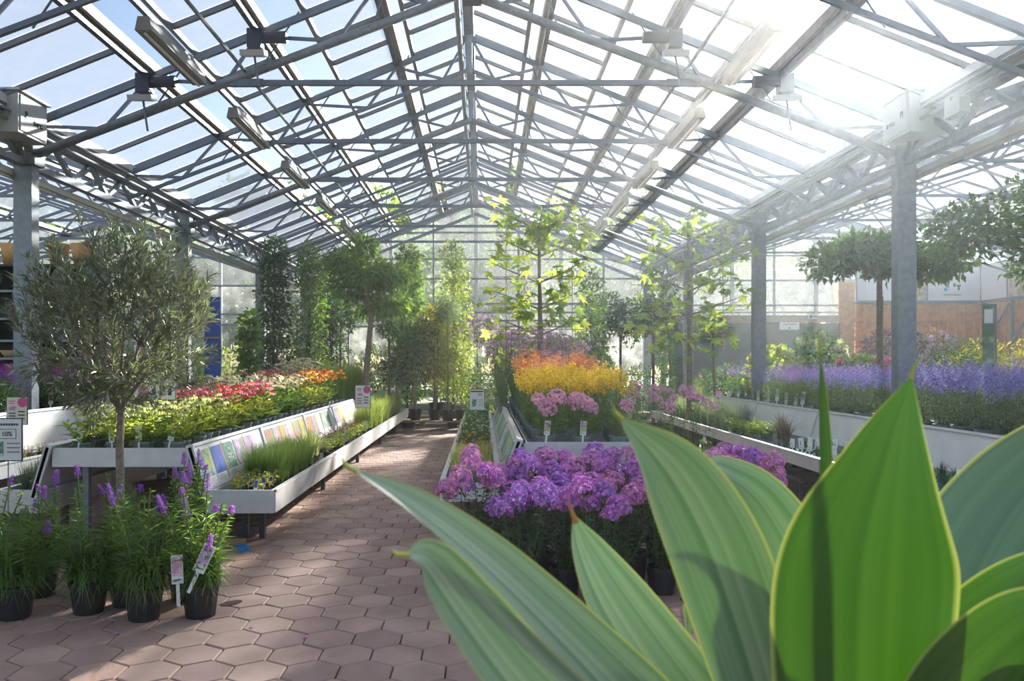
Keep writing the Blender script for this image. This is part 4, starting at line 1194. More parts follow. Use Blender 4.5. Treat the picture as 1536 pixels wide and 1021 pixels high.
scatter(K_mix, 'leafy_perennial', 'plain leafy perennial at the shelving side of the grasses', 'potted plant', 'leafy perennials', xa, -3.0, 14.6, 17.2, DA, .25, .34, 'grey', (.9, 1.2))

# ------------------------------------------------------------------ wide-aisle herb tray (deck z .385)
DT = .387
K_herb = kind_bush('yellow', 7, .16, .06, 9, .05, .022, .07)
scatter(K_herb, 'potted_herb', 'small yellowish herb with upright label at the tray corner', 'potted plant', 'labelled herbs', -2.14, -1.78, 6.38, 6.95, DT, .18, .19, 'small', tagk='blue', tag_p=.6, tag_edge='right')
K_fine = kind_grass('mid', 260, .34, .19, .003, .07, .05, .5, ('grass', 90, 1.0))
scatter(K_fine, 'sea_thrift', 'fuzzy mound of fine green needle leaves in the herb tray', 'potted plant', 'fine-leaved mounds', -2.17, -1.76, 6.95, 8.35, DT, .20, .19, 'small', (.9, 1.15), tagk='orange', tag_edge='right')
K_host = kind_grass('varieg', 40, .34, .34, .034, .07, .03, 1.1)
scatter(K_host, 'striped_hosta', 'cream-striped arching leaf plant spilling over the tray rim', 'potted plant', 'striped arching plants', -2.12, -1.78, 8.35, 9.3, DT, .3, .24, 'small', (.9, 1.2))
K_low = kind_bush('bronze', 9, .14, .09, 9, .05, .018, .07, ('rosepink', .009, .4, 3))
K_low2 = kind_bush('lime', 9, .19, .09, 9, .06, .02, .07, ('red', .012, .12, 3))
scatter(K_low, 'alpine_plant', 'low bronze alpine in the row against the picture boards', 'potted plant', 'bronze alpines', -2.2, -2.0, 9.3, 12.6, DT, .2, .22, 'small')
scatter(K_low2, 'bedding_plant', 'low lime bedding plant by the aisle-side rim', 'potted plant', 'lime bedding plants', -2.0, -1.75, 9.3, 12.6, DT, .22, .22, 'small', (.9, 1.2), tagk='white', tag_p=.25)
K_sg = kind_grass('grass', 90, .50, .20, .007, .07, .045, .5, ('straw', 25, .9))
scatter(K_sg, 'sedge', 'bright green sedge at the deep end of the herb tray', 'potted plant', 'sedges in the herb tray', -2.16, -1.76, 12.7, 17.2, DT, .20, .27, 'small', (.8, 1.15))
# side-path tray
K_pg = kind_grass('grey', 110, .34, .12, .0045, .075, .05, .4)
scatter(K_pg, 'blue_fescue', 'pale grey-green fescue in the side-path tray', 'potted plant', 'fescues', -3.88, -3.62, 6.38, 10.5, DT, .17, .22, 'smallgrey', (.9, 1.1))

# ------------------------------------------------------------------ salvia bench and seedling tray
K_sal = kind_spiky('dark', 'deepviolet', 16, .34, .17, 12, .06, .022, .16, 26, .014, .007, .12, (8, .6, 9))
scatter(K_sal, 'salvia', 'dark-leaved salvia with deep violet spikes on the tall bench by the shelving', 'potted plant', 'deep violet salvias', -6.2, -4.80, 5.75, 10.6, .902, .28, .28, 'black', (1.0, 1.2), skip=lambda x, y: (8.38 < y < 8.72 and x > -5.3) or (8.2 < y < 8.95 and -5.35 < x < -4.88), tagk='redpic', tag_edge='right')
K_see = kind_bush('yellow', 8, .10, .06, 7, .04, .014, .07, ('orange', .01, .35, 3))
K_see2 = kind_bush('bronze', 8, .09, .06, 7, .04, .014, .07, ('coral', .01, .3, 3))
scatter(K_see + K_see2, 'seedling_pot', 'low yellowish seedling pot in the sunlit tray below the white boards', 'potted plant', 'seedlings', -4.58, -4.29, 5.75, 10.5, .552, .16, .19, 'small')

# ------------------------------------------------------------------ centre bench
K_pph = []
for v in range(3):
    g = G(); tips = stemmy(g, 4, .36, .10, 14, .085, .022, .12, .3)
    stemmy(g, 6, .22, .14, 8, .08, .022, .12, .4)
    hm = phlox_head('pink', 'pink', .082, 95, .018)
    K_pph.append(([('foliage', g.mesh('foliage', [LM['mid'], LM['stem']]))], [('flower_head', hm, Vector(t), Euler((rn(-.4, .4), rn(-.4, .4), 0)), rn(.8, 1.15)) for t, d in tips]))
for i, (x, y) in enumerate(((.56, 7.0), (.88, 6.98), (1.2, 6.97), (.70, 7.25), (1.02, 7.22), (1.36, 7.2))):
    v = K_pph[i % 3]; place('phlox', v[0] if i != 2 else v[0], 'pale pink phlox in a grey-green pot at the front of the centre bench', 'potted plant', (x, y, DA), 'pale pink phloxes', None, .98, 'grey', 'pinkpic' if i < 2 else None, v[1] if i < 2 else (v[1][:1] if i == 2 else None))
K_yel = kind_spiky('mid', 'yellow', 9, .42, .14, 15, .05, .02, .22, 50, .024, .017, .12, (8, .5, 8), None, .010)
scatter(K_yel, 'loosestrife', 'golden yellow flower spikes over green leaves on the centre bench', 'potted plant', 'golden spikes', .42, 1.44, 7.42, 9.1, DA, .25, .28, 'grey', (1.0, 1.15))
K_cor = kind_spiky('mid', 'orange', 10, .58, .14, 12, .05, .02, .22, 34, .024, .016, .12, None, 'coral', .010)
scatter(K_cor, 'hyssop', 'coral orange flower spikes behind the golden ones', 'potted plant', 'coral spikes', .42, 1.44, 9.1, 10.6, DA, .25, .30, 'grey', (1.0, 1.1))
K_mag = kind_spiky('mid', 'rosepink', 9, .74, .14, 10, .05, .02, .14, 20, .016, .011, .12, None, 'mauve', .010)
scatter(K_mag, 'bee_balm', 'magenta flower tufts above the coral spikes', 'potted plant', 'magenta tufts', .42, 1.44, 10.6, 11.5, DA, .26, .30, 'grey', (1.0, 1.12))
K_ver = []
for v in range(3):
    g = G(); tips = stemmy(g, 15, 1.05, .26, 4, .06, .012, .12, .6, .0022, .05, .3)
    f = G()
    for (t, d) in tips:
        for q in unit(7): star(f, t + q * .034 * np.array([1, 1, .5]), q + np.array([0, 0, .6]), .015)
    K_ver.append(([('foliage', g.mesh('foliage', [LM['mid'], LM['stem']])), ('flowers', f.mesh('flowers', [FM['dusky']]))], None))
scatter(K_ver, 'verbena', 'airy dusky lilac verbena on tall thin stems at the centre bench end', 'potted plant', 'airy verbenas', .2, 1.6, 11.5, 15.2, DA, .24, .30, 'grey', (.95, 1.12))
# grasses in the aisle-side tray of the centre bench
K_yg = kind_grass('straw', 90, .30, .13, .004, .07, .05, .4, ('yellow', 60, .9))
scatter(K_yg, 'yellow_sedge', 'straw yellow sedge near the phlox corner of the centre tray', 'potted plant', 'straw sedges', -.32, .09, 6.75, 8.3, DT, .19, .20, 'small', (.9, 1.2), tagk='white', tag_p=.15, tagrot=-.8)
K_br = kind_bush('bronze', 10, .22, .10, 9, .045, .013, .07, ('yellow', .009, .25, 3))
scatter(K_br, 'stonecrop', 'reddish brown stonecrop tuft midway along the centre tray', 'potted plant', 'brown stonecrops', -.32, .09, 8.3, 9.6, DT, .19, .22, 'small', (.9, 1.2))
K_gd = kind_bush('mid', 12, .26, .11, 10, .045, .014, .07, ('white', .013, .15, 3))
scatter(K_gd, 'rock_daisy', 'green tuft with a few white flowers under the white price list', 'potted plant', 'green tufts under the price list', -.32, .09, 9.6, 13.5, DT, .20, .26, 'small', (.9, 1.2))
K_dk = kind_bush('dark', 12, .30, .13, 10, .07, .03, .07)
scatter(K_dk, 'heuchera', 'dark leafy plant at the deep end of the centre tray', 'potted plant', 'dark leafy tray plants', -.32, .09, 13.5, 16.0, DT, .22, .30, 'small')
# tall pink phlox on the shaded side tray
K_tp = []
for v in range(3):
    g = G(); tips = stemmy(g, 6, .85, .17, 16, .09, .022, .12, .3)
    hm = phlox_head('pink', 'dusky', .055, 50, .0145)
    K_tp.append(([('foliage', g.mesh('foliage', [LM['mid'], LM['stem']]))], [('flower_head', hm, Vector(t), Euler((rn(-.4, .4), rn(-.4, .4), 0)), rn(.7, 1.1)) for t, d in tips]))
for i, y in enumerate((6.95, 7.4, 7.9, 8.5, 9.1, 9.8)):
    v = K_tp[i % 3]; place('phlox', v[0], 'tall pale pink phlox in the shaded side tray of the centre bench', 'potted plant', (1.92 + rn(-.05, .1), y, DT), 'tall pale phloxes', None, .95, 'grey', None, v[1])
scatter(K_dk, 'heuchera', 'dark leafy plant in the shaded side tray', 'potted plant', 'dark shaded tray plants', 1.78, 2.2, 10.2, 16.0, DT, .22, .4, 'small')

# ------------------------------------------------------------------ purple phlox on the paving
K_pur = []
for v in range(4):
    g = G(); tips = stemmy(g, 7, .66, .20, 28, .085, .022, .17, .15, .0035, .12, .32)
    stemmy(g, 10, .38, .20, 12, .085, .02, .17, .2)
    K_pur.append((g.mesh('foliage', [LM['dark'], LM['stem']]), tips))
HM = [phlox_head('purple', 'mauve', .080, 120, .0165), phlox_head('mauve', 'pink', .078, 110, .0165), phlox_head('violet', 'purple', .082, 120, .0165)]
spots = [(-.10, 5.30), (.22, 5.15), (.55, 5.22), (.88, 5.12), (1.20, 5.25), (1.52, 5.2), (.05, 5.62), (.40, 5.55), (.74, 5.6), (1.06, 5.58), (1.40, 5.62), (1.72, 5.55), (.3, 5.95), (.66, 6.0), (1.0, 5.98), (1.36, 6.02), (1.72, 5.98), (2.06, 5.9), (1.95, 5.65), (2.12, 6.2), (.25, 4.90), (.72, 4.92)]
for i, (x, y) in enumerate(spots):
    fo, tips = K_pur[i % 4]
    hk = HM[1] if x < .1 or x > 1.6 else random.choice(HM)
    lab = 'purple phlox with mauve heads in the black-potted group on the paving' if hk is HM[1] else 'purple phlox in the black-potted group on the paving before the centre bench'
    t = place('phlox', [('foliage', fo)], lab, 'potted plant', (x, y, 0), 'mauve phloxes on the paving' if hk is HM[1] else 'purple phloxes on the paving', None, (.93 if y < 5.3 else 1.03) * rn(.97, 1.03), 'big', None,
              [('flower_head', hk if rn(0, 1) < .7 else random.choice(HM), Vector(tp), Euler((rn(-.5, .5), rn(-.5, .5), rn(0, 6))), rn(.75, 1.15)) for tp, d in tips])

# ------------------------------------------------------------------ liatris on the paving
def liatris(label, loc, nst, lean, grp, tags=0, pot='big', hscale=1.0, fl=.4):
    t = thing('liatris', label, 'potted plant', loc, 0, grp)
    if pot: link('pot', POTS[pot], t)
    g = G(); tips = []
    for k in range(nst):
        a = 2 * PI * k / nst + rn(-.4, .4); ln = rn(.05, lean); h = rn(.42, .66) * hscale
        if rn(0, 1) < .18: ln *= 2.0; h *= .6
        b = Vector((math.cos(a) * .04, math.sin(a) * .04, .17)); tp = Vector((math.cos(a) * ln, math.sin(a) * ln, .17 + h)); m = (b + tp) / 2 + Vector((0, 0, .06))
        g.tube([b, m, tp], [.006, .0055, .0045], 5, 1, False)
        n = 80; ts = rng.uniform(.05, .97, n); ps = np.array([(1 - q) ** 2 * b + 2 * q * (1 - q) * m + q * q * tp for q in ts])
        an = rng.uniform(0, 2 * PI, n); d = np.stack([np.cos(an), np.sin(an), .5 + .2 * rng.normal(size=n)], 1)
        g.leaves(ps, d, (.16 * (1 - ts) + .03), .0115, None, .1, .35, 0, .4)
        tips.append((tp, (tp - m).normalized()))
    blades(g, 130, .40, .34, .011, .07, 1.0, .17); blades(g, 300 if tags else 480, .34, .20, .010 if tags else .014, .10, 3.4, .21, hvar=.6)
    g.build('foliage', [LM['mid'], LM['stem']], t)
    for tp, d in tips:
        if rn(0, 1) < fl:
            link('flower_spike', random.choice(LSP), t, tp, qrot(d), rn(.7, 1.15))
    for k in range(tags):
        link('plant_label', LABELS['violetpic'] if k else LABELS['pinkpic'], t, (-.09 + .12 * k, -.13, .23 + .07 * k), (-.15, -.1 + .5 * k, 0), 1.3)
    return t
LSP = [spike('liatris', .09, .026, 170, 'purple', .019, .0045, up=.2), spike('liatris', .12, .022, 190, 'violet', .017, .0045, up=.2), spike('liatris', .05, .030, 120, 'purple', .021, .005, up=.2)]
liatris('liatris in black pot with two picture labels beside the aisle', (-1.73, 4.78, 0), 11, .22, None, 2, fl=.8)
liatris('liatris in black pot between olive trunk and labelled liatris', (-2.05, 4.72, 0), 9, .20, None)
liatris('tall flowering liatris behind the labelled pot', (-1.95, 5.12, 0), 13, .17, None, hscale=1.1, fl=.95)
liatris('drooping liatris sprawling over its pot beside the olive', (-2.45, 4.85, 0), 9, .34, 'sprawling liatris')
liatris('wide leafy liatris with few spikes by the side path', (-2.85, 4.75, 0), 7, .30, None)
liatris('liatris with a single round purple head at the side path', (-2.95, 5.2, 0), 6, .22, None)
liatris('dark leafy liatris tucked behind the olive pot', (-2.6, 5.75, 0), 6, .22, None, hscale=.9)
liatris('grassy liatris without flowers filling the gap before the olive pot', (-2.28, 5.0, 0), 4, .2, None, hscale=.7)
liatris('sprawling liatris at the paving edge of the side path', (-3.05, 4.78, 0), 6, .34, 'sprawling side-path liatris')
for (x, y) in ((-1.35, 4.55), (-2.1, 4.45), (-1.0, 4.4), (-.35, 4.5), (.0, 4.25)):
    tt = G(); star(tt, (0, 0, 0), (0, 0, 1), .02)
    o = tt.build('fallen_petal', FM['mauve'], None, (x, y, .006)); tag(o, 'single purple petal fallen on the paving', 'petal', 'fallen petals')

# ------------------------------------------------------------------ lavender bench and its tray
K_lav = kind_spiky('grey', 'lav', 13, .38, .21, 9, .055, .016, .28, 22, .024, .017, .12, (10, .55, 8), 'blue', .008)
sk = lambda x, y: (8.15 < y < 8.93 or 12.65 < y < 13.42) and x < 5.0
scatter(K_lav, 'catmint', 'lavender blue catmint in grey-green pot on the wide bench', 'potted plant', 'lavender blue catmints', 4.3, 6.2, 5.5, 10.6, .802, .32, .32, 'grey', (.95, 1.15), skip=sk)
K_dsal = kind_spiky('mid', 'blue', 18, .40, .17, 10, .06, .02, .20, 26, .014, .008, .12, (8, .5, 8), 'violet', .008)
scatter(K_dsal, 'sage', 'violet blue sage with grey stake labels past the first steel column', 'potted plant', 'violet blue sages', 4.3, 6.2, 10.6, 14.1, .802, .32, .34, 'grey', (.95, 1.15), skip=sk, tagk='dim', tag_edge='left', tagrot=-.7)
DC = .502
K_cord = kind_grass('bronze', 60, .42, .30, .014, .075, .04, .75)
for (x, y) in ((3.62, 9.35), (3.72, 9.75)):
    v = K_cord[0]; place('cordyline', v[0], 'spiky dark bronze cordyline beside the labelled young plants', 'potted plant', (x, y, DC), 'bronze cordylines', None, 1.0, 'smallgrey')
K_hos = kind_bush('lime', 12, .20, .16, 8, .09, .06, .07)
scatter(K_hos, 'hosta', 'bright green rounded leaf plant next to the dark cordyline', 'potted plant', 'rounded green plants', 3.4, 4.0, 10.0, 11.2, DC, .28, .28, 'smallgrey')
K_dg = kind_grass('grey', 120, .42, .20, .005, .075, .05, .5)
scatter(K_dg, 'switch_grass', 'grey-green tufted grass at the deep end of the grey tray', 'potted plant', 'tufted grasses', 3.4, 4.05, 11.3, 15.2, DC, .26, .36, 'smallgrey', (.9, 1.2))
K_yp = kind_grass('dark', 34, .15, .07, .006, .055, .025, .4)
scatter(K_yp, 'young_lily_turf', 'small dark young plant with white label in teal pot', 'potted plant', 'labelled young plants', 3.42, 4.0, 6.0, 9.1, DC, .19, .19, 'teal', (.95, 1.1), tagk='white', tag_p=.35, tagrot=-.5)
# ------------------------------------------------------------------ trees and shrubs in tubs
def ell(n, c, r, bias=2.2):
    v = unit(n); q = rng.uniform(0, 1, n)[:, None] ** (1 / bias)
    return np.array(c) + v * q * np.array(r), v


def crown_leaves(g, blobs, L, Wd, up=.1, mi=0, fold=.2, droop=.2, simple=False, outward=1.0):
    for (c, r, n) in blobs:
        p, v = ell(n, c, r)
        d = v * outward + rng.normal(size=(n, 3)) * .7 + np.array([0, 0, up])
        g.leaves(p, d, L * rng.uniform(.7, 1.25, n), Wd * rng.uniform(.75, 1.2, n), None, fold, droop, mi, .45, simple)


def branches(g, base, blobs, r0, mi=0):
    for (c, r, n) in blobs:
        b = Vector(base); e = Vector(c); m = (b + e) / 2 + Vector((rn(-.05, .05), rn(-.05, .05), .05))
        g.tube([b, m, e], [r0, r0 * .7, r0 * .3], 5, mi, False)


def tree(name, label, loc, trunk_h, trunk_r, blobs, leaf, L, Wd, bark='bark', pot='tub', group=None, cat='tree', twigs=True, lean=0.0, up=.1, stakes=False, z0=0.0, dots=None, branch_from=None, cat_up=None):
    t = thing(name, label, cat, loc, 0, group, None, 'thing')
    hp = POTH[pot] if pot else 0
    if pot: link('pot', POTS[pot], t)
    tr = G(); top = (lean, 0, trunk_h)
    tr.tube([(0, 0, hp * .9), (lean * .4 + rn(-.02, .02), rn(-.02, .02), hp + (trunk_h - hp) * .5), top], [trunk_r * 1.15, trunk_r, trunk_r * .85], 8)
    bf = branch_from if branch_from else top
    branches(tr, (top[0], top[1], top[2] - .05), blobs, trunk_r * .5)
    tr.build('trunk', M[bark], t)
    g = G(); crown_leaves(g, blobs, L, Wd, up)
    g.build('foliage', LM[leaf], t)
    if dots:
        f = G(); n = dots[1]
        bb = [random.choice(blobs) for _ in range(n)]
        for (c, r, _) in bb:
            v = unit(1)[0]; v[2] = abs(v[2]) * .9; v[1] = -abs(v[1])
            p = np.array(c) + v * np.array(r)
            for q in unit(dots[3]): star(f, p + q * dots[2], q, dots[2] * .6)
        f.build('flowers', FM[dots[0]], t)['kind'] = 'stuff'
    if stakes:
        g = G(); g.tube([(.05, 0, hp * .5), (.05, 0, trunk_h * .9)], .008, 6); g.build('stake', M['rattan'], t)
    return t


def column_blobs(h0, h1, r, n, per, wob=.06):
    out = []
    for i in range(n):
        z = h0 + (h1 - h0) * (i + .5) / n; k = 1 - .45 * (i / n) ** 1.5
        out.append(((rn(-wob, wob), rn(-wob, wob), z), (r * k, r * k, (h1 - h0) / n * .8), per))
    return out


def ball_blobs(z, r, per, n=1): return [((0, 0, z), (r, r, r), per)]


# olive: shoots of narrow silver leaves
t = thing('olive_tree', 'young olive tree with grey-green crown and straight bare trunk before the coneflower bench', 'tree', (-2.53, 5.42, 0))
link('pot', POTS['large'], t)
g = G(); g.tube([(0, 0, .18), (.012, 0, .55), (.0, .01, .95), (.02, 0, 1.30)], [.032, .029, .026, .024], 10); 
lim = []
for k in range(16):
    a = 2 * PI * k / 16 + rn(-.3, .3); rr = rn(.25, .52); zz = rn(1.45, 2.1)
    e = Vector((math.cos(a) * rr, math.sin(a) * rr * .9, zz)); m = Vector((math.cos(a) * rr * .45, math.sin(a) * rr * .4, (zz + 1.25) / 2 + .02))
    g.tube([(.01, 0, 1.2 + rn(0, .15)), m, e], [.012, .009, .004], 5, 0, False); lim.append((m, e))
g.build('trunk', M['bark'], t)
fo = G(); tw = G()
for k in range(470):
    v = unit(1)[0]; q = rn(.2, 1) ** .5
    c = np.array([v[0] * .60 * q, v[1] * .54 * q, 1.78 + v[2] * .60 * q])
    if c[2] < 1.38 and rn(0, 1) < .35: continue
    d = np.array([v[0] * .7, v[1] * .7, 1.1 if v[2] > -.4 else .1]) + rng.normal(size=3) * .35; d /= np.linalg.norm(d)
    ln = rn(.12, .24); tw.tube([c - d * .03, c + d * ln], [.0035, .0018], 3, 0, False)
    n = 22; ts = rng.uniform(0, 1.02, n); an = rng.uniform(0, 2 * PI, n)
    o = Vector(d).orthogonal().normalized(); o2 = Vector(d).cross(o)
    dd = np.outer(np.cos(an), o) + np.outer(np.sin(an), o2) + d * rng.uniform(.8, 1.7, n)[:, None]
    fo.leaves(c + np.outer(ts * ln, d), dd, .082 * rng.uniform(.7, 1.25, n), .0145, None, .15, .08, 0, .5)
fo.build('foliage', LM['olive'], t); tw.build('twigs', M['bark'], t)

# group by the shelving side
tree('slender_evergreen', 'tall dark slender evergreen with the highest bare tip next to the blue board', (-4.30, 16.0, 0), 1.2, .035, column_blobs(.7, 4.0, .46, 8, 480), 'dark', .11, .045, 'darkbark')
tree('slender_evergreen', 'tall loose evergreen between slender evergreen and walnut-leaved tree', (-3.75, 16.7, 0), 1.4, .03, column_blobs(.9, 4.0, .50, 8, 430), 'mid', .11, .04, 'darkbark')
tree('slender_evergreen', 'narrow dark evergreen behind the loose evergreen', (-3.42, 17.6, .23), 1.4, .03, column_blobs(1.0, 3.6, .42, 7, 380), 'dark', .11, .04, 'darkbark')
# walnut-leaved tree with drooping sprays
bl = []
for k in range(11):
    a = 2 * PI * k / 11; rr = rn(.35, .72); bl.append(((math.cos(a) * rr + .16, math.sin(a) * rr, rn(2.6, 3.6)), (.38, .36, .20), 300))
bl += [((0, 0, 3.75), (.3, .3, .22), 300), ((.1, 0, 3.2), (.5, .5, .3), 500)]
tree('walnut_tree', 'tree with long drooping leaf sprays and leaning tan trunk behind the sneezeweeds', (-2.30, 14.95, 0), 2.5, .06, bl, 'mid', .17, .05, 'bark', up=-.35, lean=.16)
tree('ivy_column', 'tall ivy-green leafy column right behind the drooping-leaved tree', (-1.82, 18.6, 0), 1.0, .03, column_blobs(.7, 4.2, .48, 8, 420), 'mid', .12, .07, 'darkbark')
tree('ivy_column', 'narrow bright green pyramid standing before the gable glass', (-.70, 18.6, 0), 1.0, .03, column_blobs(.8, 4.3, .50, 8, 340), 'lime', .11, .05, 'darkbark')
tree('topiary_tree', 'dark mop-headed standard tree between the evergreens and the tan trunk', (-3.35, 18.3, .23), 2.1, .03, ball_blobs(2.45, .50, 1200), 'dark', .10, .045, 'darkbark')
tree('topiary_tree', 'small dark mop-headed standard just past the tan trunk', (-2.05, 17.0, 0), 2.05, .03, ball_blobs(2.35, .30, 700), 'dark', .08, .04, 'darkbark')
tree('topiary_tree', 'clipped grey-green ball on a thin stem above the aisle-end shrubs', (-.80, 17.62, .231), 2.2, .02, ball_blobs(2.48, .30, 1500), 'grey', .06, .024, 'bark', 'large')
# aisle-end shrubs on the plank platform (z .23)
ZP = .231
tree('bay_shrub', 'bushy laurel with pale trunk on the aisle-end platform', (-1.55, 17.85, ZP), .9, .03, [((0, 0, 1.3), (.55, .4, .5), 1000), ((.1, 0, 1.9), (.45, .35, .45), 800)], 'gloss', .11, .045, 'bark', 'large')
tree('bay_shrub', 'yellow-leaved laurel in the middle of the aisle-end platform', (-1.12, 17.95, ZP), .9, .03, [((0, 0, 1.35), (.48, .4, .48), 900), ((.0, 0, 2.1), (.42, .35, .55), 900)], 'yellow', .12, .05, 'bark', 'large')
tree('golden_shrub', 'upright golden privet by the tray of dark leafy plants', (-.50, 17.8, ZP), .5, .02, [((0, 0, .85), (.42, .34, .5), 1000), ((.0, 0, 1.5), (.36, .3, .45), 800)], 'lime', .07, .03, 'bark', 'large')
tree('bay_shrub', 'dark olive-toned shrub at the herb-tray end of the platform', (-1.98, 17.9, ZP), .8, .025, [((0, 0, 1.15), (.38, .35, .40), 700)], 'dark', .08, .035, 'bark', 'large')
tree('golden_shrub', 'tall golden-green shrub rising behind the yellow laurel', (-1.15, 19.3, ZP), 1.0, .025, column_blobs(.8, 2.6, .45, 5, 280), 'yellow', .11, .05, 'bark', 'tub')
tree('camellia_bush', 'white-flowered dark bush beside the golden privet', (-.05, 17.2, 0), .5, .02, [((0, 0, 1.0), (.42, .35, .60), 900)], 'mid', .08, .035, 'bark', 'large', dots=('white', 24, .03, 8))
tree('hedge_shrub', 'dense leafy shrub in a tub behind the coneflower bench grasses', (-2.6, 18.9, ZP), .5, .02, [((0, 0, 1.1), (.5, .4, .65), 900)], 'mid', .09, .04, 'bark', 'tub')
tree('hedge_shrub', 'lime leafy shrub in a tub under the slender evergreens', (-3.9, 17.4, 0), .5, .02, [((0, 0, 1.2), (.55, .4, .7), 800)], 'lime', .11, .05, 'bark', 'tub')
tree('grape_vine', 'climbing vine with round leaves beside the blue board', (-4.15, 13.7, 0), 1.0, .018, column_blobs(.5, 2.35, .22, 5, 90), 'mid', .14, .12, 'darkbark', 'large')
tree('viburnum', 'dusky pink flowering tree before the gable glass', (-.15, 19.8, ZP), 1.4, .03, [((0, 0, 2.1), (.55, .45, .45), 400)], 'bronze', .09, .04, 'bark', 'tub', dots=('dusky', 60, .05, 9))
tree('viburnum', 'dusky pink flowering shrub behind the plane leaves', (1.2, 19.6, 0), 1.3, .03, [((0, 0, 2.0), (.8, .45, .45), 700)], 'bronze', .09, .04, 'bark', 'tub', dots=('dusky', 80, .05, 9))
tree('hedge_shrub', 'lime shrub low behind the airy verbenas', (1.1, 17.2, 0), .5, .02, [((0, 0, 1.15), (.9, .4, .6), 1100)], 'lime', .10, .05, 'bark', 'tub')
tree('maple_sapling', 'slim sapling with small leaves between the two plane trees', (1.98, 14.2, 0), 1.6, .022, column_blobs(1.4, 3.2, .34, 6, 170), 'mid', .10, .045, 'darkbark', 'large', stakes=True)
tree('maple_sapling', 'bushy mid green sapling beside the slim sapling', (2.35, 16.4, 0), 1.2, .022, column_blobs(.9, 2.6, .45, 5, 260), 'mid', .10, .05, 'darkbark', 'large')
tree('topiary_tree', 'wide dark mop-headed standard in the gap between the plane trees', (2.92, 16.6, 0), 2.15, .03, [((-.25, 0, 2.6), (.42, .4, .45), 800), ((.2, 0, 2.4), (.4, .4, .5), 800)], 'dark', .10, .045, 'darkbark', 'tub')
tree('topiary_tree', 'dark round-headed standard touching the second plane tree', (3.42, 15.7, 0), 2.15, .03, ball_blobs(2.5, .42, 1100), 'dark', .09, .04, 'darkbark', 'tub')
tree('topiary_tree', 'dark clipped dome near the second steel column', (4.30, 14.6, 0), 1.9, .025, [((0, 0, 2.15), (.36, .36, .26), 1000)], 'dark', .07, .03, 'darkbark', 'large')
tree('cypress', 'dark green cypress column behind the second plane tree', (4.0, 16.75, .0), .8, .03, column_blobs(.6, 3.3, .36, 6, 420, .03), 'dark', .09, .025, 'darkbark')
tree('hedge_shrub', 'dark shrub past the deep end of the grey tray', (3.2, 16.2, 0), .5, .02, [((0, 0, .95), (.8, .4, .55), 1100)], 'dark', .08, .04, 'bark', 'tub')
tree('hedge_shrub', 'dark leafy bush behind the shaded side tray', (2.5, 17.3, .23), .5, .02, [((0, 0, .9), (.6, .4, .5), 900)], 'dark', .08, .04, 'bark', 'tub')
v = kind_grass('grass', 160, 1.25, .55, .012, .2, .1, .7)[0]
for (x, y) in ((3.7, 15.75), (4.2, 15.4)): place('fountain_grass', v[0], 'tall arching fountain grass near the second steel column', 'potted plant', (x, y, 0), 'fountain grasses', None, 1.0, 'large')
tree('hibiscus', 'leafy shrub with a rosy flower at the deep end of the blue bench', (4.75, 15.2, 0), .5, .02, [((0, 0, 1.0), (.65, .4, .55), 1000)], 'dark', .09, .045, 'bark', 'tub', dots=('rosepink', 4, .035, 8))
# outside left bay fill
tree('hedge_shrub', 'leafy shrub seen past the blue board in the shelving bay', (-5.6, 17.0, 0), .6, .02, [((0, 0, 1.2), (.6, .4, .7), 800)], 'lime', .10, .05, 'bark', 'tub')
tree('hedge_shrub', 'dark shrub next to the gable in the shelving bay', (-6.9, 18.6, 0), .6, .02, [((0, 0, 1.2), (.7, .4, .8), 900)], 'mid', .10, .05, 'bark', 'tub')

# shrub bay: hydrangeas and standards behind the lavender
tree('hydrangea', 'lime hydrangea with greenish white mopheads by the second column', (5.45, 14.6, 0), .5, .02, [((0, 0, 1.35), (.55, .4, .50), 800)], 'lime', .11, .07, 'bark', 'tub', cat='shrub', dots=('pale', 14, .085, 40))
tree('hydrangea', 'dark-leaved hydrangea topped with white flowers before the doorway', (6.35, 14.8, 0), .5, .02, [((0, 0, 1.55), (.55, .45, .62), 1200)], 'dark', .11, .06, 'bark', 'tub', cat='shrub', dots=('white', 22, .06, 14))
tree('hydrangea', 'rose pink hydrangea in front of the timber post', (6.55, 13.4, 0), .5, .02, [((0, 0, 1.3), (.65, .4, .38), 900)], 'mid', .10, .06, 'bark', 'tub', cat='shrub', dots=('rosepink', 16, .08, 30))
tree('hydrangea', 'dusky pink hydrangea beneath the flat-topped tree', (7.3, 13.8, 0), .5, .02, [((0, 0, 1.3), (.6, .4, .42), 900)], 'dark', .10, .06, 'bark', 'tub', cat='shrub', dots=('dusky', 16, .09, 30))
tree('smoke_bush', 'dark purple-leaved shrub against the timber wall', (9.2, 17.6, 0), .6, .03, [((0, 0, 1.6), (.8, .6, .7), 1300)], 'purpleleaf', .12, .08, 'bark', 'tub', cat='shrub')
tree('smoke_bush', 'pink-tinged smoky shrub beneath the wheat print', (9.9, 17.2, 0), .6, .03, [((0, 0, 1.7), (.5, .5, .6), 700)], 'bronze', .10, .06, 'bark', 'tub', cat='shrub', dots=('dusky', 24, .06, 10))
for i, (x, y, lab, lf) in enumerate(((7.3, 11.6, 'golden-leaved spirea behind the first steel column', 'yellow'), (8.3, 12.2, 'spreading golden spirea between column and banner', 'yellow'), (9.4, 12.6, 'mid green mounded shrub past the golden spireas', 'mid'), (6.6, 11.0, 'dark low shrub at the foot of the flat-topped tree', 'dark'))):
    tree('spirea', lab, (x, y, 0), .5, .02, [((0, 0, 1.3), (.65, .5, .42), 1100), ((.1, 0, 1.6), (.4, .4, .3), 350)], lf, .06, .03, 'bark', 'tub', cat='shrub')
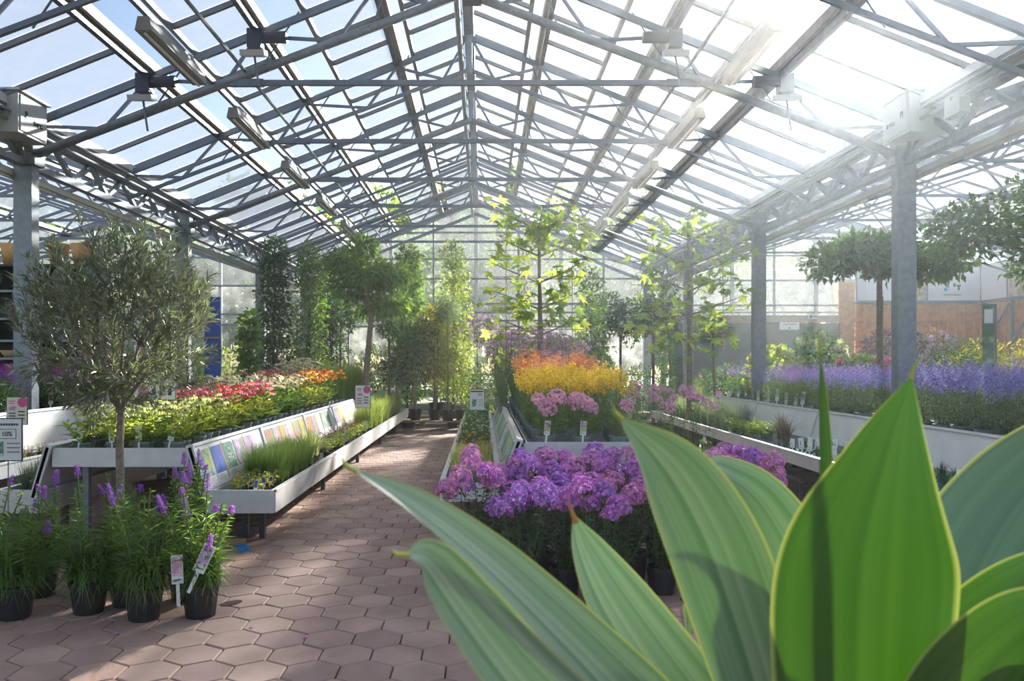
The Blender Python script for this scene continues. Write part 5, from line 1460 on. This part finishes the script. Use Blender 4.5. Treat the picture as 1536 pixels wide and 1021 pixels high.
tree('nandina', 'reddish heavenly bamboo behind the tall banner', (8.4, 10.6, 0), .5, .02, [((0, 0, 1.25), (.7, .5, .45), 1200)], 'bronze', .07, .03, 'bark', 'tub', cat='shrub', dots=('crimson', 20, .04, 8))
tree('mock_orange', 'yellow leaf spray of a shrub under the big dark tree', (8.2, 9.9, 0), .6, .02, [((0, 0, 2.0), (.5, .4, .2), 260), ((.1, 0, 1.5), (.5, .4, .4), 600)], 'yellow', .12, .05, 'bark', 'tub', cat='shrub')
# flat-topped roof trees
bl = [((-.85 + .34 * k + rn(-.05, .05), rn(-.5, .5), 2.93 + .14 * math.sin(k * 1.3) + (.10 if 1 < k < 5 else 0)), (.34, .45, .24), 330) for k in range(6)] + [((0, 0, 3.05), (.6, .5, .28), 600)]
tree('flat_topped_tree', 'flat-topped glossy tree on a bare trunk next to the first steel column', (5.58, 11.0, 0), 2.75, .045, bl, 'gloss', .13, .065, 'bark', 'tub', stakes=True)
bl = [((-1.0 + .42 * k, rn(-.6, .6), 3.0 + .22 * math.sin(k * 1.7)), (.5, .6, .34), 560) for k in range(7)] + [((.3, 0, 3.45), (1.0, .6, .40), 1200)]
tree('flat_topped_tree', 'big dark broad-crowned tree over the banner sign', (6.6, 8.9, 0), 2.75, .05, bl, 'dark', .10, .05, 'darkbark', 'tub')

# plane trees: trained flat on canes, large leaves one by one
def palmate(s):
    out = []
    for k, (a, r) in enumerate(((-2.5, .45), (-1.9, .62), (-1.45, .30), (-.75, .92), (-.38, .42), (0, 1.05), (.38, .42), (.75, .92), (1.45, .30), (1.9, .62), (2.5, .45))):
        out.append((math.sin(a) * r * s, math.cos(a) * r * s + .3 * s, (-.10 * abs(math.sin(a)) + .05 * (k % 2)) * s))
    g = G(); g.add([(0, 0, 0)] + out, [(0, i + 2, i + 1) for i in range(len(out) - 1)] + [(0, 1, len(out))])
    g.tube([(0, 0, 0), (0, -.45 * s, .02)], .004, 3, 1, False)
    return g
pl_lime = leafmat('plane leaf lime', (.26, .36, .06), (.62, .70, .10), .5)
pl_mid = leafmat('plane leaf green', (.13, .22, .05), (.34, .48, .08), .5)
PLM = [palmate(.15).mesh('leaf', [m, LM['stem']]) for m in (pl_lime, pl_lime, pl_mid)]
def plane(label, loc, h, halfw, zlo, n, seed):
    t = thing('plane_tree', label, 'tree', loc, 0, None, None, 'thing')
    link('pot', POTS['tub'], t)
    g = G(); g.tube([(0, 0, .25), (.02, 0, zlo), (-.01, 0, h - .25)], [.05, .042, .02], 8)
    rows = []
    k = zlo
    while k < h - .2:
        for s in (-1, 1):
            e = Vector((s * halfw * rn(.75, 1.0), rn(-.08, .08), k + .22)); m = Vector((s * halfw * .5, rn(-.05, .05), k + .08))
            g.tube([(0, 0, k - .1), m, e], [.016, .011, .005], 5); rows.append((Vector((0, 0, k - .1)), m, e))
        k += .42
    e = Vector((.05, 0, h)); rows.append((Vector((0, 0, h - .5)), Vector((0, 0, h - .25)), e)); g.tube([rows[-1][0], rows[-1][1], e], .008, 4)
    g.build('trunk', M['bark'], t)
    c = G()
    z = zlo
    while z < h - .3:
        c.tube([(-halfw, .04, z), (halfw, .04, z)], .006, 4); z += .42
    for x in (-halfw * .62, halfw * .62): c.tube([(x, .05, zlo - .25), (x, .05, h - .35)], .006, 4)
    c.build('cane_frame', M['rattan'], t)
    for i in range(n):
        b, m, e = random.choice(rows); q = rn(.05, 1.05); p = (1 - q) ** 2 * b + 2 * q * (1 - q) * m + q * q * e
        p = p + Vector((rn(-.16, .16), rn(-.25, .15), rn(-.28, .18)))
        link('leaf', random.choice(PLM), t, p, (rn(-1.3, .1), rn(-.6, .6), rn(0, 2 * PI)), rn(.65, 1.25))
    return t
plane('lime-leaved plane tree trained on canes above the centre bench flowers', (.89, 16.4 - 4.0, .0), 4.0, .85, 1.65, 380, 1)
plane('lime-leaved plane tree trained on canes beside the steel column girder', (3.42, 13.0, 0), 4.15, .95, 2.0, 290, 2)
# ------------------------------------------------------------------ agave close to the camera
def agave_mat(name, d1, d2, t1, t2, tr):
    m, nt, out = newmat(name)
    at = N(nt, 'ShaderNodeAttribute'); at.attribute_name = 'rim'
    tc = N(nt, 'ShaderNodeTexCoord')
    st = N(nt, 'ShaderNodeAttribute'); st.attribute_name = 'across'
    nz = N(nt, 'ShaderNodeTexNoise'); nz.noise_dimensions = '1D'; nz.inputs['Scale'].default_value = 4.5; nz.inputs['Detail'].default_value = 3
    nt.links.new(st.outputs['Fac'], nz.inputs['W'])
    cr = N(nt, 'ShaderNodeValToRGB'); cr.color_ramp.elements[0].position = .35; cr.color_ramp.elements[1].position = .68
    cr.color_ramp.elements[0].color = rgb(d1); cr.color_ramp.elements[1].color = rgb(d2)
    nt.links.new(nz.outputs['Fac'], cr.inputs['Fac'])
    rim = N(nt, 'ShaderNodeValToRGB'); rim.color_ramp.elements[0].position = .93; rim.color_ramp.elements[1].position = 1.0
    nt.links.new(at.outputs['Fac'], rim.inputs['Fac'])
    def mixc(a, b):
        mx = N(nt, 'ShaderNodeMix'); mx.data_type = 'RGBA'; nt.links.new(rim.outputs[0], mx.inputs[0])
        if hasattr(a, 'links'): nt.links.new(a, mx.inputs[6])
        else: mx.inputs[6].default_value = rgb(a)
        mx.inputs[7].default_value = rgb(b); return mx.outputs[2]
    cr2 = N(nt, 'ShaderNodeValToRGB'); cr2.color_ramp.elements[0].position = .3; cr2.color_ramp.elements[1].position = .7
    cr2.color_ramp.elements[0].color = rgb(t1); cr2.color_ramp.elements[1].color = rgb(t2)
    nt.links.new(nz.outputs['Fac'], cr2.inputs['Fac'])
    d = N(nt, 'ShaderNodeBsdfDiffuse'); t = N(nt, 'ShaderNodeBsdfTranslucent'); g = N(nt, 'ShaderNodeBsdfGlossy'); g.inputs['Roughness'].default_value = .45
    nt.links.new(mixc(cr.outputs[0], (.62, .62, .22)), d.inputs['Color']); nt.links.new(mixc(cr2.outputs[0], (.75, .78, .10)), t.inputs['Color'])
    m1 = N(nt, 'ShaderNodeMixShader'); m1.inputs[0].default_value = tr
    nt.links.new(d.outputs[0], m1.inputs[1]); nt.links.new(t.outputs[0], m1.inputs[2])
    m2 = N(nt, 'ShaderNodeMixShader'); m2.inputs[0].default_value = .07
    nt.links.new(m1.outputs[0], m2.inputs[1]); nt.links.new(g.outputs[0], m2.inputs[2]); nt.links.new(m2.outputs[0], out.inputs[0])
    return m
AG = agave_mat('agave leaf glaucous', (.24, .36, .25), (.60, .66, .50), (.10, .26, .03), (.17, .36, .05), .16)
AG2 = agave_mat('agave leaf young', (.045, .12, .02), (.07, .16, .03), (.05, .18, .005), (.09, .26, .008), .28)
AG3 = agave_mat('agave leaf shaded', (.09, .16, .14), (.16, .24, .20), (.06, .16, .03), (.10, .22, .05), .15)  # shade on the rear leaf put into a darker, bluer leaf colour
def catmull(P, n):
    P = [Vector(p) for p in P]; P = [2 * P[0] - P[1]] + P + [2 * P[-1] - P[-2]]; out = []
    segs = len(P) - 3
    for i in range(n + 1):
        u = i / n * segs; k = min(int(u), segs - 1); f = u - k
        a, b, c, d = P[k:k + 4]
        out.append(.5 * ((2 * b) + (c - a) * f + (2 * a - 5 * b + 4 * c - d) * f * f + (3 * b - a - 3 * c + d) * f ** 3))
    return out
def agave_leaf(root, ctr, widths, nrm, chan=.25, tip_len=.012, name='leaf', wave=0.0, tipbrown=False, mat=None):
    """ctr: base -> tip points; widths: half width at each control point; nrm: upper-face normal hint(s)"""
    nu, nv = 44, 17
    C = catmull(ctr, nu); Wd = [max(.0006, w.x) for w in catmull([(w, 0, 0) for w in widths], nu)]
    NN = catmull(nrm if isinstance(nrm[0], (tuple, list)) else [nrm, nrm], nu)
    V = []; rim = []; acr = []
    for i in range(nu + 1):
        T = (C[min(i + 1, nu)] - C[max(i - 1, 0)]).normalized(); n = NN[i] - T * NN[i].dot(T); n.normalize(); S = T.cross(n).normalized()
        for j in range(nv):
            v = -1 + 2 * j / (nv - 1); v = math.copysign(abs(v) ** .75, v)
            V.append(C[i] + S * (Wd[i] * v) + n * (chan * Wd[i] * (v * v - .3) + wave * Wd[i] * math.sin(i * .5) * v))
            rim.append(max(abs(v), 1 - (nu - i) / nu * 22 if i > nu * .955 else 0)); acr.append(v + .13 * len(root.children))
    F = [(i * nv + j, i * nv + j + 1, (i + 1) * nv + j + 1, (i + 1) * nv + j) for i in range(nu) for j in range(nv - 1)]
    g = G(); g.v = [tuple(v) for v in V]; g.f = F; g.m = [0] * len(F); g.n = len(V)
    me = g.mesh(name, mat or AG, True)
    for nm, dat in (('rim', rim), ('across', acr)):
        a = me.attributes.new(nm, 'FLOAT', 'POINT'); a.data.foreach_set('value', dat)
    o = link(name, me, root)
    T = (C[-1] - C[-3]).normalized()
    g = G(); g.tube([C[-1] - T * .004, C[-1] + T * tip_len * .5, C[-1] + T * tip_len + Vector((.002, 0, .003))], [.0032 if tipbrown else .002, .0016, .0003], 6)
    g.build('leaf_tip', solid('leaf tip ochre', (.50, .22, .04) if tipbrown else (.50, .52, .08), .6), o)
    return o
AGB = Vector((.32, .70, 0))
ag = thing('agave', 'large smooth agave with broad yellow-edged leaves on a short trunk', 'potted plant', (.32, .74, 0))
def Q(*p): return [(a - .32, b - .74, c) for a, b, c in p]
F_ = F_PX
L1 = Q((0.3348, 0.7, 1.1393), (0.3149, 0.655, 1.2384), (0.3016, 0.625, 1.3274), (0.2985, 0.61, 1.4005), (0.3126, 0.605, 1.4741), (0.3322, 0.605, 1.5402))
L2 = Q((0.3002, 0.74, 1.1348), (0.2613, 0.72, 1.2383), (0.2313, 0.7, 1.3187), (0.1963, 0.67, 1.3972), (0.1523, 0.63, 1.4628), (0.1014, 0.585, 1.5095))
L3 = Q((0.253, 0.75, 1.11), (0.1554, 0.7, 1.223), (0.0738, 0.64, 1.3221), (0.0075, 0.585, 1.3991), (-0.0438, 0.54, 1.4499), (-0.0841, 0.5, 1.4817))
L4 = Q((0.1943, 0.7, 1.1274), (0.0956, 0.64, 1.2292), (0.0327, 0.59, 1.3097), (-0.0094, 0.55, 1.3753), (-0.0355, 0.52, 1.4181), (-0.0513, 0.505, 1.4254))
L5 = Q((0.2699, 0.8, 1.1012), (0.2289, 0.8, 1.1763), (0.1754, 0.79, 1.2518), (0.1299, 0.78, 1.3189), (0.1026, 0.775, 1.3667), (0.0901, 0.77, 1.3955))
L6 = Q((0.3694, 0.84, 1.1146), (0.3557, 0.85, 1.2255), (0.3378, 0.86, 1.3172), (0.2976, 0.85, 1.3925), (0.2521, 0.82, 1.4317), (0.2152, 0.8, 1.4427))
L7 = Q((0.3167, 0.72, 1.2075), (0.3286, 0.75, 1.2829), (0.3316, 0.76, 1.3832), (0.3338, 0.765, 1.4474), (0.3297, 0.76, 1.513), (0.3234, 0.75, 1.5635))
L8 = Q((0.4237, 0.82, 1.0899), (0.5045, 0.85, 1.2183), (0.5609, 0.87, 1.3219), (0.6059, 0.86, 1.4053), (0.6407, 0.82, 1.4681), (0.6761, 0.78, 1.4987))
L9 = Q((0.395, 0.74, 1.1664), (0.4273, 0.72, 1.269), (0.4567, 0.69, 1.3279), (0.4932, 0.66, 1.3713), (0.5268, 0.62, 1.3927))
L10 = Q((0.341, 0.66, 1.1797), (0.3574, 0.62, 1.2551), (0.369, 0.58, 1.3187), (0.3851, 0.54, 1.3715), (0.4078, 0.5, 1.3976))
L11 = Q((0.3997, 0.62, 1.2021), (0.3987, 0.58, 1.284), (0.411, 0.55, 1.3307), (0.433, 0.52, 1.3559))
agave_leaf(ag, L1, [.050, .068, .077, .071, .036, .0], (.05, -1, .15), .12, mat=AG2)
agave_leaf(ag, L2, [.035, .040, .042, .040, .028, .0], (-.35, -1, .35), .25)
agave_leaf(ag, L3, [.045, .040, .030, .021, .012, .0], (.1, -.75, .65), .30)
agave_leaf(ag, L4, [.045, .038, .029, .022, .014, .0], (.0, -.85, .5), .30)
agave_leaf(ag, L5, [.045, .045, .040, .031, .017, .003], (.1, -1, .25), .20, .022, tipbrown=True)
agave_leaf(ag, L6, [.045, .055, .052, .038, .022, .0], (-.4, -.7, .6), .25)
agave_leaf(ag, L7, [.020, .030, .034, .030, .020, .0], (1, -.2, 0), .10, mat=AG2)
agave_leaf(ag, L8, [.045, .065, .078, .066, .04, .0], (-.5, -.75, .5), .15, mat=AG3)
agave_leaf(ag, L9, [.03, .036, .036, .026, .0], (-.15, -.6, .8), .25, mat=AG2)
agave_leaf(ag, L10, [.03, .034, .034, .024, .0], (-.1, -.7, .7), .25, mat=AG2)
agave_leaf(ag, L11, [.03, .034, .03, .0], (-.1, -.7, .7), .25)
for k in range(5):    # leaves turned away from the lens on the far side of the rosette
    a = .35 + k * .33; r = .30
    pts = [(math.cos(a) * r * q, math.sin(a) * r * q + .05, 1.10 + .30 * q - .22 * q * q * q) for q in (0, .3, .6, .85, 1.05)]
    agave_leaf(ag, pts, [.035, .045, .045, .028, .0], (-math.cos(a) * .5, -math.sin(a) * .5, .8), .2)
g = G(); g.tube([(0, 0, .3), (.01, 0, .7), (0, .02, 1.14)], [.055, .05, .06], 12); g.build('trunk', M['bark'], ag)
g = G(); g.lathe([(.002, 0), (.17, 0), (.22, .36), (.235, .36), (.235, .40), (.21, .40), (.205, .34), (.002, .34)], 20); g.build('pot', M['concrete'], ag)

# ------------------------------------------------------------------ trees beyond the glass
def outdoor(name, label, loc, h, r, n, leaf, L, group=None):
    t = thing(name, label, 'tree', loc, 0, group, None, 'thing')
    g = G(); g.tube([(0, 0, -.07), (.1, 0, h * .35), (0, .1, h * .8)], [.16, .12, .04], 6); g.build('trunk', M['darkbark'], t)
    bl = []
    for k in range(12):
        a = rn(0, 2 * PI); q = rn(.1, .8); z = rn(.22, .92)
        bl.append(((math.cos(a) * r * q, math.sin(a) * r * q * .8, h * z), (r * .5, r * .45, h * .14), n // 12))
    g = G(); crown_leaves(g, bl, L, L * .55, simple=True); g.build('foliage', LM[leaf], t)
OUT = [(-23, 33, 8.5, 3.0, 'mid'), (-18.5, 30, 8.5, 2.8, 'dark'), (-14.5, 33, 8.2, 2.8, 'lime'), (-10.8, 30, 7.6, 2.6, 'mid'), (-7.2, 32, 10.2, 3.0, 'yellow'), (-3.4, 33, 10.0, 2.6, 'mid'), (.6, 34, 9.6, 2.6, 'dark'), (4.2, 33, 10.2, 2.6, 'mid'), (7.8, 34, 6.6, 2.8, 'grey'), (11.6, 35, 6.4, 3.0, 'mid'), (19.2, 27, 8.6, 3.2, 'dark'), (22.5, 31, 9.4, 3.2, 'mid')]
names = ['broad mid green tree beyond the far end of the shelving bay', 'dark tree rising behind the shelving bay roof', 'lime green tree behind the rattan baskets and shelving', 'rounded tree outside the gable of the shelving bay', 'yellow-green tall tree seen through the vent strips above the evergreens', 'tall tree outside behind the drooping-leaved tree', 'dark tree outside the middle of the gable glass', 'tall tree outside above the first plane tree', 'greyish tree outside past the second plane tree', 'low broad tree behind the shrub bay gable', 'dark tree towering over the billboard wall', 'tall mid green tree at the outer side of the shrub bay']
for (x, y, h, r, lf), lab in zip(OUT, names): outdoor('garden_tree', lab, (x, y, 0), h, r, 2600, lf, .34)
for k in range(19):
    x = -42 + 4.6 * k + rn(-.8, .8); lf = ['mid', 'dark', 'mid', 'grey', 'dark'][k % 5]
    outdoor('woodland_tree', 'tall %s tree in the distant wood behind the greenhouse' % {'mid': 'mid green', 'dark': 'dark green', 'grey': 'greyish green'}[lf], (x, 52 + rn(-3, 3), 0), rn(12, 14), 4.2, 2400, lf, .75, 'distant wood ' + lf)
HED = [(-13, 26), (-11, 25.5), (-9, 26), (-7, 25.5), (-5.2, 26.2), (-3, 25.6), (-1, 26), (1.2, 25.6), (3.4, 26)]
hl = ['lime', 'mid', 'yellow', 'lime', 'yellow', 'mid', 'lime', 'dark', 'mid']
for i, ((x, y), lf) in enumerate(zip(HED, hl)):
    t = thing('garden_shrub', 'rounded %s shrub in the outdoor row behind the gable glass' % {'lime': 'lime green', 'mid': 'mid green', 'yellow': 'yellow-green', 'dark': 'dark green'}[lf], 'shrub', (x, y, 0), 0, 'outdoor shrubs ' + lf, None, 'thing')
    g = G(); crown_leaves(g, [((0, 0, .8), (1.1, .6, .8), 900)], .16, .08, simple=True); g.build('foliage', LM[lf], t)
    g = G(); g.tube([(0, 0, -.07), (0, 0, .9)], .05, 5); g.build('trunk', M['darkbark'], t)
# ------------------------------------------------------------------ scatter volume added to imitate lens veiling glare around the sun
m, nt, out = newmat('added glare scatter')
vsn = N(nt, 'ShaderNodeVolumeScatter'); vsn.inputs['Density'].default_value = 0.0036; vsn.inputs['Anisotropy'].default_value = 0.82
vsn.inputs['Color'].default_value = (.88, .95, 1.0, 1)
nt.links.new(vsn.outputs[0], out.inputs['Volume'])
g = G(); g.span((-14.5, -6.0, -.01), (14.1, YG - .03, 7.2))
tag(g.build('glare_veil', m), 'thin scatter volume added to imitate veiling glare', 'glare_veil', None, 'stuff')
